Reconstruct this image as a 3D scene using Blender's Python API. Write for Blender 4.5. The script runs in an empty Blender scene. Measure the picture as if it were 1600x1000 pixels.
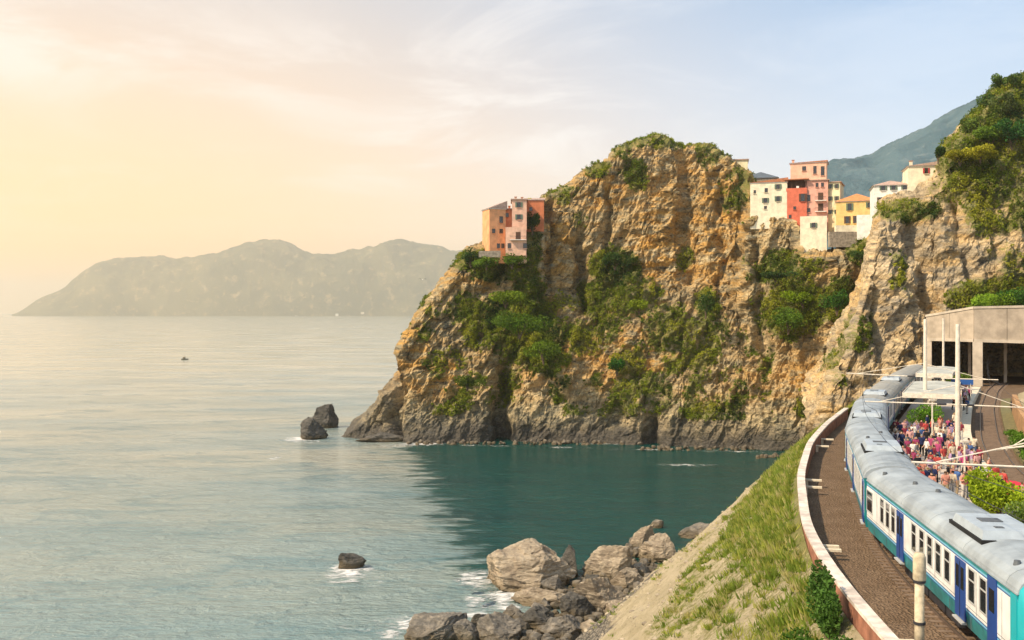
import bpy, bmesh, math, random
import numpy as np
from mathutils import Vector, Matrix
S = bpy.context.scene
COL = S.collection
rad = math.radians
F = 1537.0          # focal length of the camera in photo pixels
H = 34.0            # camera height above the sea

# ------------------------------------------------------------------ camera
cd = bpy.data.cameras.new('camera'); cam = bpy.data.objects.new('camera', cd); COL.objects.link(cam)
cam.location = (0, 0, H); cam.rotation_euler = (rad(90), 0, 0)
cd.sensor_width = 36.0; cd.lens = 36.0 * F / 1600.0; cd.shift_y = -12 / 1600.0
cd.clip_start = 0.5; cd.clip_end = 60000
S.camera = cam
# ------------------------------------------------------------------ view
S.view_settings.view_transform = 'Standard'; S.view_settings.look = 'None'
S.view_settings.exposure = 0.30; S.view_settings.gamma = 1.0; S.view_settings.use_curve_mapping = False
# ------------------------------------------------------------------ sun
SUN_AZ, SUN_EL = rad(-116), rad(45)
sd = bpy.data.lights.new('sun', 'SUN'); sd.energy = 5.0; sd.angle = rad(0.9); sd.color = (1.0, 0.83, 0.60)
so = bpy.data.objects.new('sun', sd); COL.objects.link(so)
tosun = Vector((math.sin(SUN_AZ) * math.cos(SUN_EL), math.cos(SUN_AZ) * math.cos(SUN_EL), math.sin(SUN_EL)))
so.rotation_euler = tosun.to_track_quat('Z', 'Y').to_euler(); so.location = (-60, -20, 120)

# ------------------------------------------------------------------ node helpers
class NT:
    def __init__(s, nt): s.nt = nt; s.L = nt.links
    def n(s, t, **kw):
        nd = s.nt.nodes.new(t)
        for k, v in kw.items():
            if k.startswith('_'): setattr(nd, k[1:], v)
        return nd
    def lk(s, a, b): s.L.new(a, b)
    def setin(s, sock, v):
        if isinstance(v, bpy.types.NodeSocket): s.L.new(v, sock)
        elif v is not None:
            if isinstance(v, (tuple, list)) and len(v) == 3 and sock.type == 'RGBA': v = (*v, 1)
            sock.default_value = v
    def math(s, op, a, b=None, c=None, clamp=False):
        m = s.n('ShaderNodeMath', _operation=op, _use_clamp=clamp)
        s.setin(m.inputs[0], a)
        if b is not None: s.setin(m.inputs[1], b)
        if c is not None: s.setin(m.inputs[2], c)
        return m.outputs[0]
    def vmath(s, op, a, b=None):
        m = s.n('ShaderNodeVectorMath', _operation=op)
        s.setin(m.inputs[0], a)
        if b is not None: s.setin(m.inputs[1], b)
        return m.outputs['Value'] if op in ('DOT_PRODUCT', 'LENGTH') else m.outputs[0]
    def mix(s, f, a, b, mode='MIX'):
        m = s.n('ShaderNodeMix', _data_type='RGBA', _blend_type=mode)
        s.setin(m.inputs[0], f); s.setin(m.inputs[6], a); s.setin(m.inputs[7], b)
        return m.outputs[2]
    def rng(s, v, a, b, c=0.0, d=1.0, smooth=True):
        m = s.n('ShaderNodeMapRange', _interpolation_type='SMOOTHSTEP' if smooth else 'LINEAR')
        s.setin(m.inputs[0], v)
        for i, x in enumerate((a, b, c, d)): m.inputs[i + 1].default_value = x
        return m.outputs[0]
    def noise(s, vec, scale, detail=4, rough=0.55, dist=0.0):
        m = s.n('ShaderNodeTexNoise'); s.setin(m.inputs['Vector'], vec)
        m.inputs['Scale'].default_value = scale; m.inputs['Detail'].default_value = detail
        m.inputs['Roughness'].default_value = rough; m.inputs['Distortion'].default_value = dist
        return m.outputs[0]
    def voro(s, vec, scale, feat='F1', out=0):
        m = s.n('ShaderNodeTexVoronoi', _feature=feat); s.setin(m.inputs['Vector'], vec)
        m.inputs['Scale'].default_value = scale
        return m.outputs[out]
    def mapping(s, vec, sc=(1, 1, 1), rot=(0, 0, 0)):
        m = s.n('ShaderNodeMapping'); s.setin(m.inputs[0], vec)
        m.inputs['Rotation'].default_value = rot; m.inputs['Scale'].default_value = sc
        return m.outputs[0]
    def obj(s): return s.n('ShaderNodeTexCoord').outputs['Object']
    def attr(s, name): return s.n('ShaderNodeAttribute', _attribute_name=name)
    def bump(s, h, strength=0.5, dist=0.1, nrm=None):
        b = s.n('ShaderNodeBump'); s.setin(b.inputs['Height'], h)
        b.inputs['Strength'].default_value = strength; b.inputs['Distance'].default_value = dist
        if nrm is not None: s.setin(b.inputs['Normal'], nrm)
        return b.outputs[0]

def material(name, build):
    m = bpy.data.materials.new(name); m.use_nodes = True
    nt = m.node_tree; nt.nodes.clear(); t = NT(nt)
    out = t.n('ShaderNodeOutputMaterial')
    r = build(t)
    t.lk(r, out.inputs['Surface'])
    return m
def princ(t, col, rough=0.8, nrm=None, spec=0.3, metal=0.0, **kw):
    p = t.n('ShaderNodeBsdfPrincipled')
    t.setin(p.inputs['Base Color'], col); t.setin(p.inputs['Roughness'], rough)
    p.inputs['Specular IOR Level'].default_value = spec; p.inputs['Metallic'].default_value = metal
    if nrm is not None: t.setin(p.inputs['Normal'], nrm)
    for k, v in kw.items(): t.setin(p.inputs[k.replace('_', ' ')], v)
    return p.outputs[0]
def plain(name, col, rough=0.7, var=0.12, scale=3.0, spec=0.3, metal=0.0, bump=0.0):
    def b(t):
        o = t.obj(); n = t.noise(o, scale, 5, 0.6)
        f = t.rng(n, 0.3, 0.7, 1 - var, 1 + var)
        c = t.mix(1.0, col, t.n('ShaderNodeCombineColor').outputs[0], 'MULTIPLY')
        cc = t.nt.nodes[-1]
        comb = [x for x in t.nt.nodes if x.bl_idname == 'ShaderNodeCombineColor'][0]
        for i in range(3): t.lk(f, comb.inputs[i])
        nr = t.bump(t.noise(o, scale * 6, 4), 0.5, bump) if bump else None
        return princ(t, c, rough, nr, spec, metal)
    return material(name, b)

# ------------------------------------------------------------------ sky
w = bpy.data.worlds.new('World'); S.world = w; w.use_nodes = True
w.node_tree.nodes.clear(); t = NT(w.node_tree)
wo = t.n('ShaderNodeOutputWorld')
sky = t.n('ShaderNodeTexSky'); sky.sky_type = 'NISHITA'; sky.sun_disc = False
sky.sun_elevation = SUN_EL; sky.sun_rotation = SUN_AZ; sky.dust_density = 2.0; sky.air_density = 1.0
bg1 = t.n('ShaderNodeBackground'); t.lk(sky.outputs[0], bg1.inputs[0]); bg1.inputs[1].default_value = 0.05
dirv = t.n('ShaderNodeTexCoord').outputs['Generated']
sep = t.n('ShaderNodeSeparateXYZ'); t.lk(dirv, sep.inputs[0])
z = sep.outputs[2]
ga = rad(-60)
warm = t.vmath('DOT_PRODUCT', dirv, (math.sin(ga), math.cos(ga), 0.0))
warm = t.rng(warm, 0.08, 0.86)
warm = t.math('MULTIPLY', warm, t.rng(z, 0.10, 0.60, 1.0, 0.35))
low = t.rng(z, -0.02, 0.36, 1.0, 0.0)
cool = t.mix(low, (0.24, 0.38, 0.56), (0.80, 0.80, 0.81))
warmc = t.mix(low, (0.74, 0.54, 0.32), (1.08, 0.56, 0.135))
base = t.mix(warm, cool, warmc)
# thin high cloud
cz = t.math('MAXIMUM', z, 0.03)
pl = t.n('ShaderNodeCombineXYZ'); t.lk(t.math('DIVIDE', sep.outputs[0], t.math('ADD', cz, 0.12)), pl.inputs[0]); t.lk(t.math('DIVIDE', sep.outputs[1], t.math('ADD', cz, 0.12)), pl.inputs[1])
cn = t.noise(pl.outputs[0], 1.3, 7, 0.62, 0.6)
cn2 = t.noise(pl.outputs[0], 0.5, 3, 0.5)
cl = t.math('MULTIPLY', t.rng(cn, 0.44, 0.66), t.rng(cn2, 0.36, 0.58))
cl = t.math('MULTIPLY', cl, t.rng(z, 0.04, 0.2))
cl = t.math('MULTIPLY', cl, t.rng(warm, 0.0, 0.6, 0.22, 1.0))
base = t.mix(t.math('MULTIPLY', cl, 0.9), base, t.mix(warm, (0.86, 0.85, 0.84), (0.84, 0.68, 0.50)))
bg2 = t.n('ShaderNodeBackground'); t.lk(base, bg2.inputs[0]); bg2.inputs[1].default_value = 0.96
add = t.n('ShaderNodeAddShader'); t.lk(bg1.outputs[0], add.inputs[0]); t.lk(bg2.outputs[0], add.inputs[1])
t.lk(add.outputs[0], wo.inputs['Surface'])
S.cycles.max_bounces = 6; S.cycles.diffuse_bounces = 3; S.cycles.glossy_bounces = 3; S.cycles.transparent_max_bounces = 8
S.cycles.volume_bounces = 2

# ------------------------------------------------------------------ numeric noise
_r = np.random.RandomState(11)
_P = _r.permutation(256); _P = np.concatenate([_P, _P, _P])
_G = _r.normal(size=(256, 3)); _G /= np.linalg.norm(_G, axis=1)[:, None]
def perlin(p):
    p = np.asarray(p, float); i = np.floor(p).astype(int); f = p - i; i &= 255
    u = f * f * f * (f * (f * 6 - 15) + 10); out = 0
    for dx in (0, 1):
        wx = u[:, 0] if dx else 1 - u[:, 0]
        for dy in (0, 1):
            wy = u[:, 1] if dy else 1 - u[:, 1]
            for dz in (0, 1):
                wz = u[:, 2] if dz else 1 - u[:, 2]
                h = _P[(_P[(_P[(i[:, 0] + dx) & 255] + i[:, 1] + dy) & 255] + i[:, 2] + dz) & 255]
                out = out + wx * wy * wz * np.einsum('ij,ij->i', _G[h], f - (dx, dy, dz))
    return out * 1.6
def fbm(p, o=4, g=0.5, ridged=False):
    s = 0; a = 1.0; tot = 0
    for k in range(o):
        n = perlin(p * (2.03 ** k) + 17.3 * k)
        if ridged: n = 1 - 2 * np.abs(n)
        s = s + a * n; tot += a; a *= g
    return s / tot
_RV = _r.rand(4096, 3)
def cells(p):
    """F1, F2 and three random values of the nearest cell"""
    i0 = np.floor(p).astype(int); b1 = np.full(len(p), 9.0); b2 = b1.copy(); idn = np.zeros(len(p), int)
    for dx in (-1, 0, 1):
        for dy in (-1, 0, 1):
            for dz in (-1, 0, 1):
                c = i0 + (dx, dy, dz)
                h = (c[:, 0] * 73856093 ^ c[:, 1] * 19349663 ^ c[:, 2] * 83492791) & 4095
                d = np.linalg.norm(c + _RV[h] - p, axis=1)
                m = d < b1
                b2 = np.where(m, b1, np.minimum(b2, d)); idn = np.where(m, h, idn); b1 = np.where(m, d, b1)
    return b1, b2, _RV[(idn * 7 + 3) & 4095]
def rotm(ax, ay, az=0):
    return np.array(Matrix.Rotation(rad(az), 3, 'Z') @ Matrix.Rotation(rad(ay), 3, 'Y') @ Matrix.Rotation(rad(ax), 3, 'X'))
def sstep(x, a, b):
    q = np.clip((np.asarray(x, float) - a) / (b - a), 0, 1); return q * q * (3 - 2 * q)

# ------------------------------------------------------------------ object helpers
def link(name, me, parent=None, mats=(), loc=(0, 0, 0), rot=(0, 0, 0)):
    o = bpy.data.objects.new(name, me); COL.objects.link(o)
    o.location = loc; o.rotation_euler = rot
    if parent is not None: o.parent = parent
    if me is not None and len(me.materials) == 0:
        for m in (mats if isinstance(mats, (list, tuple)) else [mats]): me.materials.append(m)
    return o
def props(o, label=None, cat=None, group=None, kind=None):
    for k, v in (('label', label), ('category', cat), ('group', group), ('kind', kind)):
        if v: o[k] = v
    return o
def empty(name, loc=(0, 0, 0), rz=0.0, **kw):
    o = bpy.data.objects.new(name, None); COL.objects.link(o); o.location = loc; o.rotation_euler = (0, 0, rz)
    o.empty_display_size = 0.2
    return props(o, **kw)
def mesh_np(name, V, Fc, smooth=True, attrs=None, k=None):
    """V (n,3), Fc (m,k) faces"""
    me = bpy.data.meshes.new(name); V = np.asarray(V, np.float32); Fc = np.asarray(Fc, np.int32)
    k = Fc.shape[1]; m = len(Fc)
    me.vertices.add(len(V)); me.vertices.foreach_set('co', V.ravel())
    me.loops.add(m * k); me.loops.foreach_set('vertex_index', Fc.ravel())
    me.polygons.add(m); me.polygons.foreach_set('loop_start', np.arange(0, m * k, k, dtype=np.int32))
    me.polygons.foreach_set('loop_total', np.full(m, k, np.int32))
    me.polygons.foreach_set('use_smooth', np.full(m, smooth))
    me.update(calc_edges=True)
    for nm, (dom, arr) in (attrs or {}).items():
        arr = np.asarray(arr, np.float32)
        if arr.ndim == 2:
            a = me.attributes.new(nm, 'FLOAT_COLOR', dom)
            if arr.shape[1] == 3: arr = np.concatenate([arr, np.ones((len(arr), 1), np.float32)], 1)
            a.data.foreach_set('color', arr.ravel())
        else:
            a = me.attributes.new(nm, 'FLOAT', dom); a.data.foreach_set('value', arr)
    return me
def grid_faces(nu, nv):
    a = np.arange(nu * nv).reshape(nu, nv)
    return np.stack([a[:-1, :-1], a[1:, :-1], a[1:, 1:], a[:-1, 1:]], -1).reshape(-1, 4)
def grid_normals(P):
    du = np.gradient(P, axis=0); dv = np.gradient(P, axis=1)
    n = np.cross(du, dv); n /= np.linalg.norm(n, axis=-1)[..., None] + 1e-9
    return n
class MB:
    """collects simple solids into one mesh"""
    def __init__(s): s.v = []; s.f = []; s.mi = []
    def add(s, v, f, mi=0):
        b = len(s.v); s.v += [tuple(x) for x in v]; s.f += [tuple(b + i for i in q) for q in f]; s.mi += [mi] * len(f); return s
    def box(s, c, d, mi=0, rz=0.0):
        hx, hy, hz = d[0] / 2, d[1] / 2, d[2] / 2; cs, sn = math.cos(rz), math.sin(rz); v = []
        for z_ in (-hz, hz):
            for x_, y_ in ((-hx, -hy), (hx, -hy), (hx, hy), (-hx, hy)):
                v.append((c[0] + x_ * cs - y_ * sn, c[1] + x_ * sn + y_ * cs, c[2] + z_))
        return s.add(v, [(3, 2, 1, 0), (4, 5, 6, 7), (0, 1, 5, 4), (1, 2, 6, 5), (2, 3, 7, 6), (3, 0, 4, 7)], mi)
    def tube(s, pts, r, n=8, mi=0, r2=None):
        pts = [Vector(p) for p in pts]; v = []; f = []; m = len(pts)
        for i, p in enumerate(pts):
            d = (pts[min(i + 1, m - 1)] - pts[max(i - 1, 0)]).normalized()
            a = d.cross(Vector((0, 0, 1)))
            if a.length < 1e-3: a = d.cross(Vector((0, 1, 0)))
            a.normalize(); b = d.cross(a); rr = r if r2 is None else r + (r2 - r) * i / (m - 1)
            if isinstance(r, (list, tuple)): rr = r[i]
            for k in range(n):
                th = 2 * math.pi * k / n; v.append(p + a * rr * math.cos(th) + b * rr * math.sin(th))
        for i in range(m - 1):
            for k in range(n): f.append((i * n + k, i * n + (k + 1) % n, (i + 1) * n + (k + 1) % n, (i + 1) * n + k))
        f.append(tuple(reversed(range(n)))); f.append(tuple((m - 1) * n + k for k in range(n)))
        return s.add(v, f, mi)
    def prism(s, sec, a, b, mi=0):
        """section points list (x,z) extruded along y from a to b; mi may be a list per side"""
        n = len(sec); v = [(x, a, z_) for x, z_ in sec] + [(x, b, z_) for x, z_ in sec]
        for k in range(n):
            s.add([v[k], v[(k + 1) % n], v[n + (k + 1) % n], v[n + k]], [(0, 1, 2, 3)], mi[k] if isinstance(mi, list) else mi)
        s.add(v[:n], [tuple(range(n))], mi[0] if isinstance(mi, list) else mi)
        return s.add(v[n:], [tuple(reversed(range(n)))], mi[0] if isinstance(mi, list) else mi)
    def mesh(s, name, smooth=False):
        me = bpy.data.meshes.new(name); me.from_pydata(s.v, [], s.f)
        me.polygons.foreach_set('material_index', s.mi)
        if smooth: me.polygons.foreach_set('use_smooth', [True] * len(s.f))
        me.update(); return me
    def build(s, name, mats, parent=None, smooth=False, **kw):
        return link(name, s.mesh(name, smooth), parent, mats, **kw)
def bevel(o, wd=0.03, seg=2):
    m = o.modifiers.new('bevel', 'BEVEL'); m.width = wd; m.segments = seg; m.limit_method = 'ANGLE'; m.angle_limit = rad(40); return o
def W(px, py, D):
    """a point of the place read off the survey: bearing, dip and distance from the viewpoint"""
    return np.array(((px - 800) / F * D, D, H - (py - 488) / F * D))
# ================================================================== materials of the land
def rock_mat(name, ochre, tan, grey, dark):
    def b(t):
        o = t.obj(); a = t.attr('tint'); sp = t.n('ShaderNodeSeparateColor'); t.lk(a.outputs['Color'], sp.inputs[0])
        och, veg, wet = sp.outputs
        st = t.mapping(o, (0.35, 0.35, 1.2), (rad(20), rad(48), 0))
        n1 = t.noise(o, 0.10, 6, 0.6, 0.4); n2 = t.noise(st, 0.9, 7, 0.68, 0.3); n3 = t.noise(o, 1.6, 6, 0.7)
        c = t.mix(t.rng(n1, 0.38, 0.60), grey, tan)
        c = t.mix(t.math('MULTIPLY', t.rng(n2, 0.46, 0.62), 0.7), c, tuple(min(1, x * 1.45) for x in tan))
        c = t.mix(t.math('MULTIPLY', t.rng(t.noise(o, 0.16, 4, 0.6, 0.6), 0.52, 0.66), 0.55), c, tuple(min(1, x * y) for x, y in zip(tan, (1.55, 1.5, 1.45))))
        c = t.mix(t.math('MULTIPLY', och, t.rng(t.noise(st, 0.5, 5, 0.65), 0.36, 0.58)), c, ochre)
        c = t.mix(t.rng(n2, 0.46, 0.33), c, dark)
        band = t.noise(t.mapping(o, (0.03, 0.03, 0.30), (rad(22), rad(50), 0)), 1.0, 5, 0.6, 0.8)
        c = t.mix(t.rng(band, 0.50, 0.62, 0.0, 0.45), c, tuple(x * .7 for x in grey))
        crack = t.voro(t.vmath('ADD', st, t.mapping(o, (0.3, 0.3, 0.3))), 0.55, 'DISTANCE_TO_EDGE')
        c = t.mix(t.rng(crack, 0.05, 0.0, 0.0, 0.35), c, dark)
        vegc = t.mix(n3, (0.06, 0.09, 0.015), (0.20, 0.19, 0.05))
        c = t.mix(t.math('MULTIPLY', t.rng(t.math('ADD', veg, t.math('MULTIPLY', t.math('SUBTRACT', n3, 0.5), 1.4)), 0.42, 0.62), 0.85), c, vegc)
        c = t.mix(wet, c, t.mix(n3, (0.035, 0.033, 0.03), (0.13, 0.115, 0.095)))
        c = t.mix(1.0, c, t.mix(t.rng(n3, 0.3, 0.7), (0.72, 0.72, 0.72), (1.2, 1.2, 1.2)), 'MULTIPLY')
        nr = t.bump(t.noise(st, 2.2, 7, 0.7), 0.7, 0.45)
        nr = t.bump(t.math('MINIMUM', crack, 0.12), 0.45, 1.0, nr)
        nr = t.bump(n3, 0.7, 0.25, nr)
        return princ(t, c, 0.88, nr, 0.15)
    return material(name, b)
M_ROCK = rock_mat('headland rock', (0.50, 0.28, 0.075), (0.41, 0.32, 0.18), (0.20, 0.18, 0.12), (0.06, 0.05, 0.034))
M_ROCK2 = rock_mat('near cliff rock', (0.52, 0.33, 0.12), (0.47, 0.37, 0.23), (0.27, 0.23, 0.17), (0.09, 0.075, 0.055))

def foliage_mat(name, trans=0.35):
    def b(t):
        a = t.attr('col').outputs['Color']
        p = princ(t, a, 0.75, None, 0.15)
        tr = t.n('ShaderNodeBsdfTranslucent'); t.lk(t.mix(1.0, a, (1.1, 1.25, 0.5), 'MULTIPLY'), tr.inputs[0])
        m = t.n('ShaderNodeMixShader'); m.inputs[0].default_value = trans
        t.lk(p, m.inputs[1]); t.lk(tr.outputs[0], m.inputs[2]); return m.outputs[0]
    return material(name, b)
M_LEAF = foliage_mat('leaves')
M_BARK = plain('bark', (0.12, 0.085, 0.055), 0.9, 0.3, 8, bump=0.03)

def leaf_mesh(name, P, size, rng_, cols, up=0.3, flat=0.0):
    """P (n,3) leaf centres, one kite-shaped quad each"""
    n = len(P); a = rng_.normal(size=(n, 3)); a[:, 2] += up; a /= np.linalg.norm(a, axis=1)[:, None]
    b = np.cross(a, rng_.normal(size=(n, 3))); b /= np.linalg.norm(b, axis=1)[:, None] + 1e-9
    if flat:
        pass
    s = (size * (0.6 + 0.8 * rng_.rand(n)))[:, None]
    V = np.stack([P - a * s, P + b * s * 0.55, P + a * s, P - b * s * 0.5], 1).reshape(-1, 3)
    Fc = np.arange(4 * n).reshape(n, 4)
    return mesh_np(name, V, Fc, False, {'col': ('POINT', np.repeat(cols, 4, 0))})
def leaf_cols(n, rng_, hue, clump=None):
    """hue: base rgb; variation per leaf and per clump"""
    v = 0.55 + 0.9 * rng_.rand(n, 1) if clump is None else (0.6 + 0.35 * rng_.rand(n, 1)) * clump
    yel = rng_.rand(n, 1) ** 3
    c = np.asarray(hue)[None] * v
    c[:, 0] += 0.05 * yel[:, 0] * v[:, 0]; c[:, 1] += 0.03 * yel[:, 0] * v[:, 0]
    return np.clip(c, 0.003, 1)

# ================================================================== sea
def sea_b(t):
    o = t.obj(); sp = t.n('ShaderNodeSeparateXYZ'); t.lk(o, sp.inputs[0])
    big = t.noise(t.mapping(o, (0.010, 0.03, 1)), 1.0, 3, 0.5)
    cove_teal_refl = t.attr('cove_teal_refl').outputs['Fac']
    cove_teal_refl = t.rng(t.math('ADD', cove_teal_refl, t.math('MULTIPLY', t.math('SUBTRACT', t.noise(t.mapping(o, (0.10, 0.32, 1)), 1.0, 6, 0.7), 0.5), 2.0)), 0.3, 0.7)
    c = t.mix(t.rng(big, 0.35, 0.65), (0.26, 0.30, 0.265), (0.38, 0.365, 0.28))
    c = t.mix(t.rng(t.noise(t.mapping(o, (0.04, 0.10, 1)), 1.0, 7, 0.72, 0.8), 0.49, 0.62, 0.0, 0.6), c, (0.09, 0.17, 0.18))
    c = t.mix(t.rng(sp.outputs[1], 90, 280, 0.55, 0.0), c, t.mix(big, (0.085, 0.20, 0.225), (0.15, 0.27, 0.28)))  # near teal to far warm: sky reflection graded into the water colour
    c = t.mix(cove_teal_refl, c, t.mix(t.noise(t.mapping(o, (0.05, 0.12, 1)), 1, 4), (0.001, 0.034, 0.033), (0.003, 0.070, 0.056)))  # cove: dark teal water plus the cliff's reflection painted into the colour
    w1 = t.noise(t.mapping(o, (0.17, 0.33, 1), (0, 0, rad(8))), 1.0, 6, 0.66, 0.5)
    w2 = t.noise(t.mapping(o, (0.55, 1.15, 1), (0, 0, rad(-12))), 1.0, 5, 0.6, 0.3)
    w0 = t.noise(t.mapping(o, (0.018, 0.05, 1)), 1.0, 3, 0.5)
    calm = t.rng(sp.outputs[1], 130, 650, 1.0, 0.10)
    n = t.bump(t.math('MULTIPLY', w1, calm), 0.9, 1.25); n = t.bump(t.math('MULTIPLY', w2, calm), 0.9, 0.5, n)
    # foam flecks on the ruffled patches
    p = princ(t, c, t.rng(w0, 0.35, 0.65, 0.10, 0.22), n, 0.5)
    t.nt.nodes[-1]
    pr = [x for x in t.nt.nodes if x.bl_idname == 'ShaderNodeBsdfPrincipled'][0]; pr.inputs['IOR'].default_value = 1.42
    return p
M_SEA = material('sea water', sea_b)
xs = np.concatenate([[-20000, -9000, -3000, -900, -300], np.linspace(-120, 130, 60), [300, 900, 3000, 9000, 20000]])
ys = np.concatenate([[-600, -100, 0], np.linspace(40, 330, 70), [600, 1500, 4000, 9000, 24000]])
X, Y = np.meshgrid(xs, ys, indexing='ij')
P = np.stack([X, Y, 0 * X], -1).reshape(-1, 3)
cove_teal_refl = sstep(P[:, 0] + 0.18 * (P[:, 1] - 150), -20, 2) * sstep(P[:, 1], 95, 130) * (1 - sstep(P[:, 1], 250, 330))
o = link('sea', mesh_np('sea', P, grid_faces(len(xs), len(ys)), True, {'cove_teal_refl': ('POINT', cove_teal_refl)}), mats=M_SEA); props(o, kind='structure')

# ================================================================== distant hills
def hill_b(cols, sc):
    def b(t):
        o = t.obj(); n = t.noise(o, sc, 7, 0.62, 0.5); n2 = t.noise(o, sc * 5, 5, 0.7)
        c = t.mix(t.rng(n, 0.36, 0.62), cols[0], cols[1]); c = t.mix(t.rng(n2, 0.52, 0.70, 0, 0.7), c, cols[2])
        return princ(t, c, 0.95, t.bump(n2, 0.8, 14.0), 0.05)
    return b
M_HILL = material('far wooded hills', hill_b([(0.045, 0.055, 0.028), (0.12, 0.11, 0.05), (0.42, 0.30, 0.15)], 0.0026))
M_MTN = material('far mountain', hill_b([(0.040, 0.085, 0.105), (0.075, 0.13, 0.15), (0.16, 0.20, 0.20)], 0.006))  # blue tint carries the distance haze in the base colour
def ridge(name, pts, D, front, back, mat, nu=420, nv=150, rough=1.0, seed=0.0):
    px = np.array([p[0] for p in pts], float); py = np.array([p[1] for p in pts], float)
    xx = (px - 800) / F * D; hh = H - (py - 488) / F * D
    u = np.linspace(xx[0], xx[-1], nu); v = np.linspace(0, 1, nv)
    U, Vv = np.meshgrid(u, v, indexing='ij')
    Yg = D - front + Vv * (front + back); cv = front / (front + back)
    env = np.interp(u, xx, hh); k = np.ones(7) / 7; env = np.convolve(np.pad(env, 3, 'edge'), k, 'valid')
    prof = np.where(Vv < cv, np.sin(np.clip(Vv / cv, 0, 1) * np.pi / 2) ** 0.85, np.cos(np.clip((Vv - cv) / (1 - cv), 0, 1) * np.pi / 2))
    Q = np.stack([U, Yg, 0 * U], -1).reshape(-1, 3)
    rel = D / 5500
    n = fbm(Q / (620 * rel) + seed, 6, 0.55, True).reshape(U.shape); m = fbm(Q / (260 * rel) + 9 + seed, 5, 0.6).reshape(U.shape)
    Z = env[:, None] * prof * (1 + rough * (0.30 * (n - 0.35) + 0.10 * m) * np.clip(1.15 - prof, 0, 1) ** 0.6) + rough * 8 * rel * m - 3
    sl = (np.abs(U - np.interp(0, [0, 1], [0, 1])) * 0)
    Z = np.where(env[:, None] < 2, Z - 4, Z) + sl
    Xg = U * (1 + np.minimum(Yg - D, 0) / D)      # the cape narrows toward the viewer
    P = np.stack([Xg, Yg, Z], -1).reshape(-1, 3)
    o = link(name, mesh_np(name, P, grid_faces(nu, nv)[:, ::-1], True), mats=mat); props(o, kind='structure'); return o
ridge('hills', [(18, 492), (32, 487), (60, 467), (100, 452), (125, 428), (150, 407), (200, 403), (250, 402), (300, 407), (330, 402), (360, 388), (410, 377), (440, 383), (490, 403), (520, 395), (545, 389), (590, 389), (625, 379), (660, 384), (710, 398), (780, 396), (860, 420), (980, 470), (1010, 492)], 9500, 600, 1200, M_HILL, rough=1.7)
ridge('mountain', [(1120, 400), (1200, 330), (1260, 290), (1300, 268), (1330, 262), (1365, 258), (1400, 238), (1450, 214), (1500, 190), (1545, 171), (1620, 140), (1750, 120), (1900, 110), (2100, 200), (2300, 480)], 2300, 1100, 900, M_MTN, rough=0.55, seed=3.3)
# village along the far shore
mb = MB(); rr = random.Random(5)
cols_v = [plain('far plaster', (0.62, 0.52, 0.40), 0.9), plain('far pale plaster', (0.75, 0.70, 0.6), 0.9)]
for k in range(46):
    x = rr.gauss(-1150, 380) if k % 3 else rr.uniform(-2800, -600); y = 8930 + rr.uniform(0, 120)
    w_ = rr.uniform(12, 30); h_ = rr.uniform(8, 22); mb.box((x, y - 30, h_ / 2 + rr.uniform(0, 22)), (w_, 10, h_ + 8), rr.choice((0, 1)))
props(mb.build('far_village', cols_v), kind='stuff')

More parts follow.
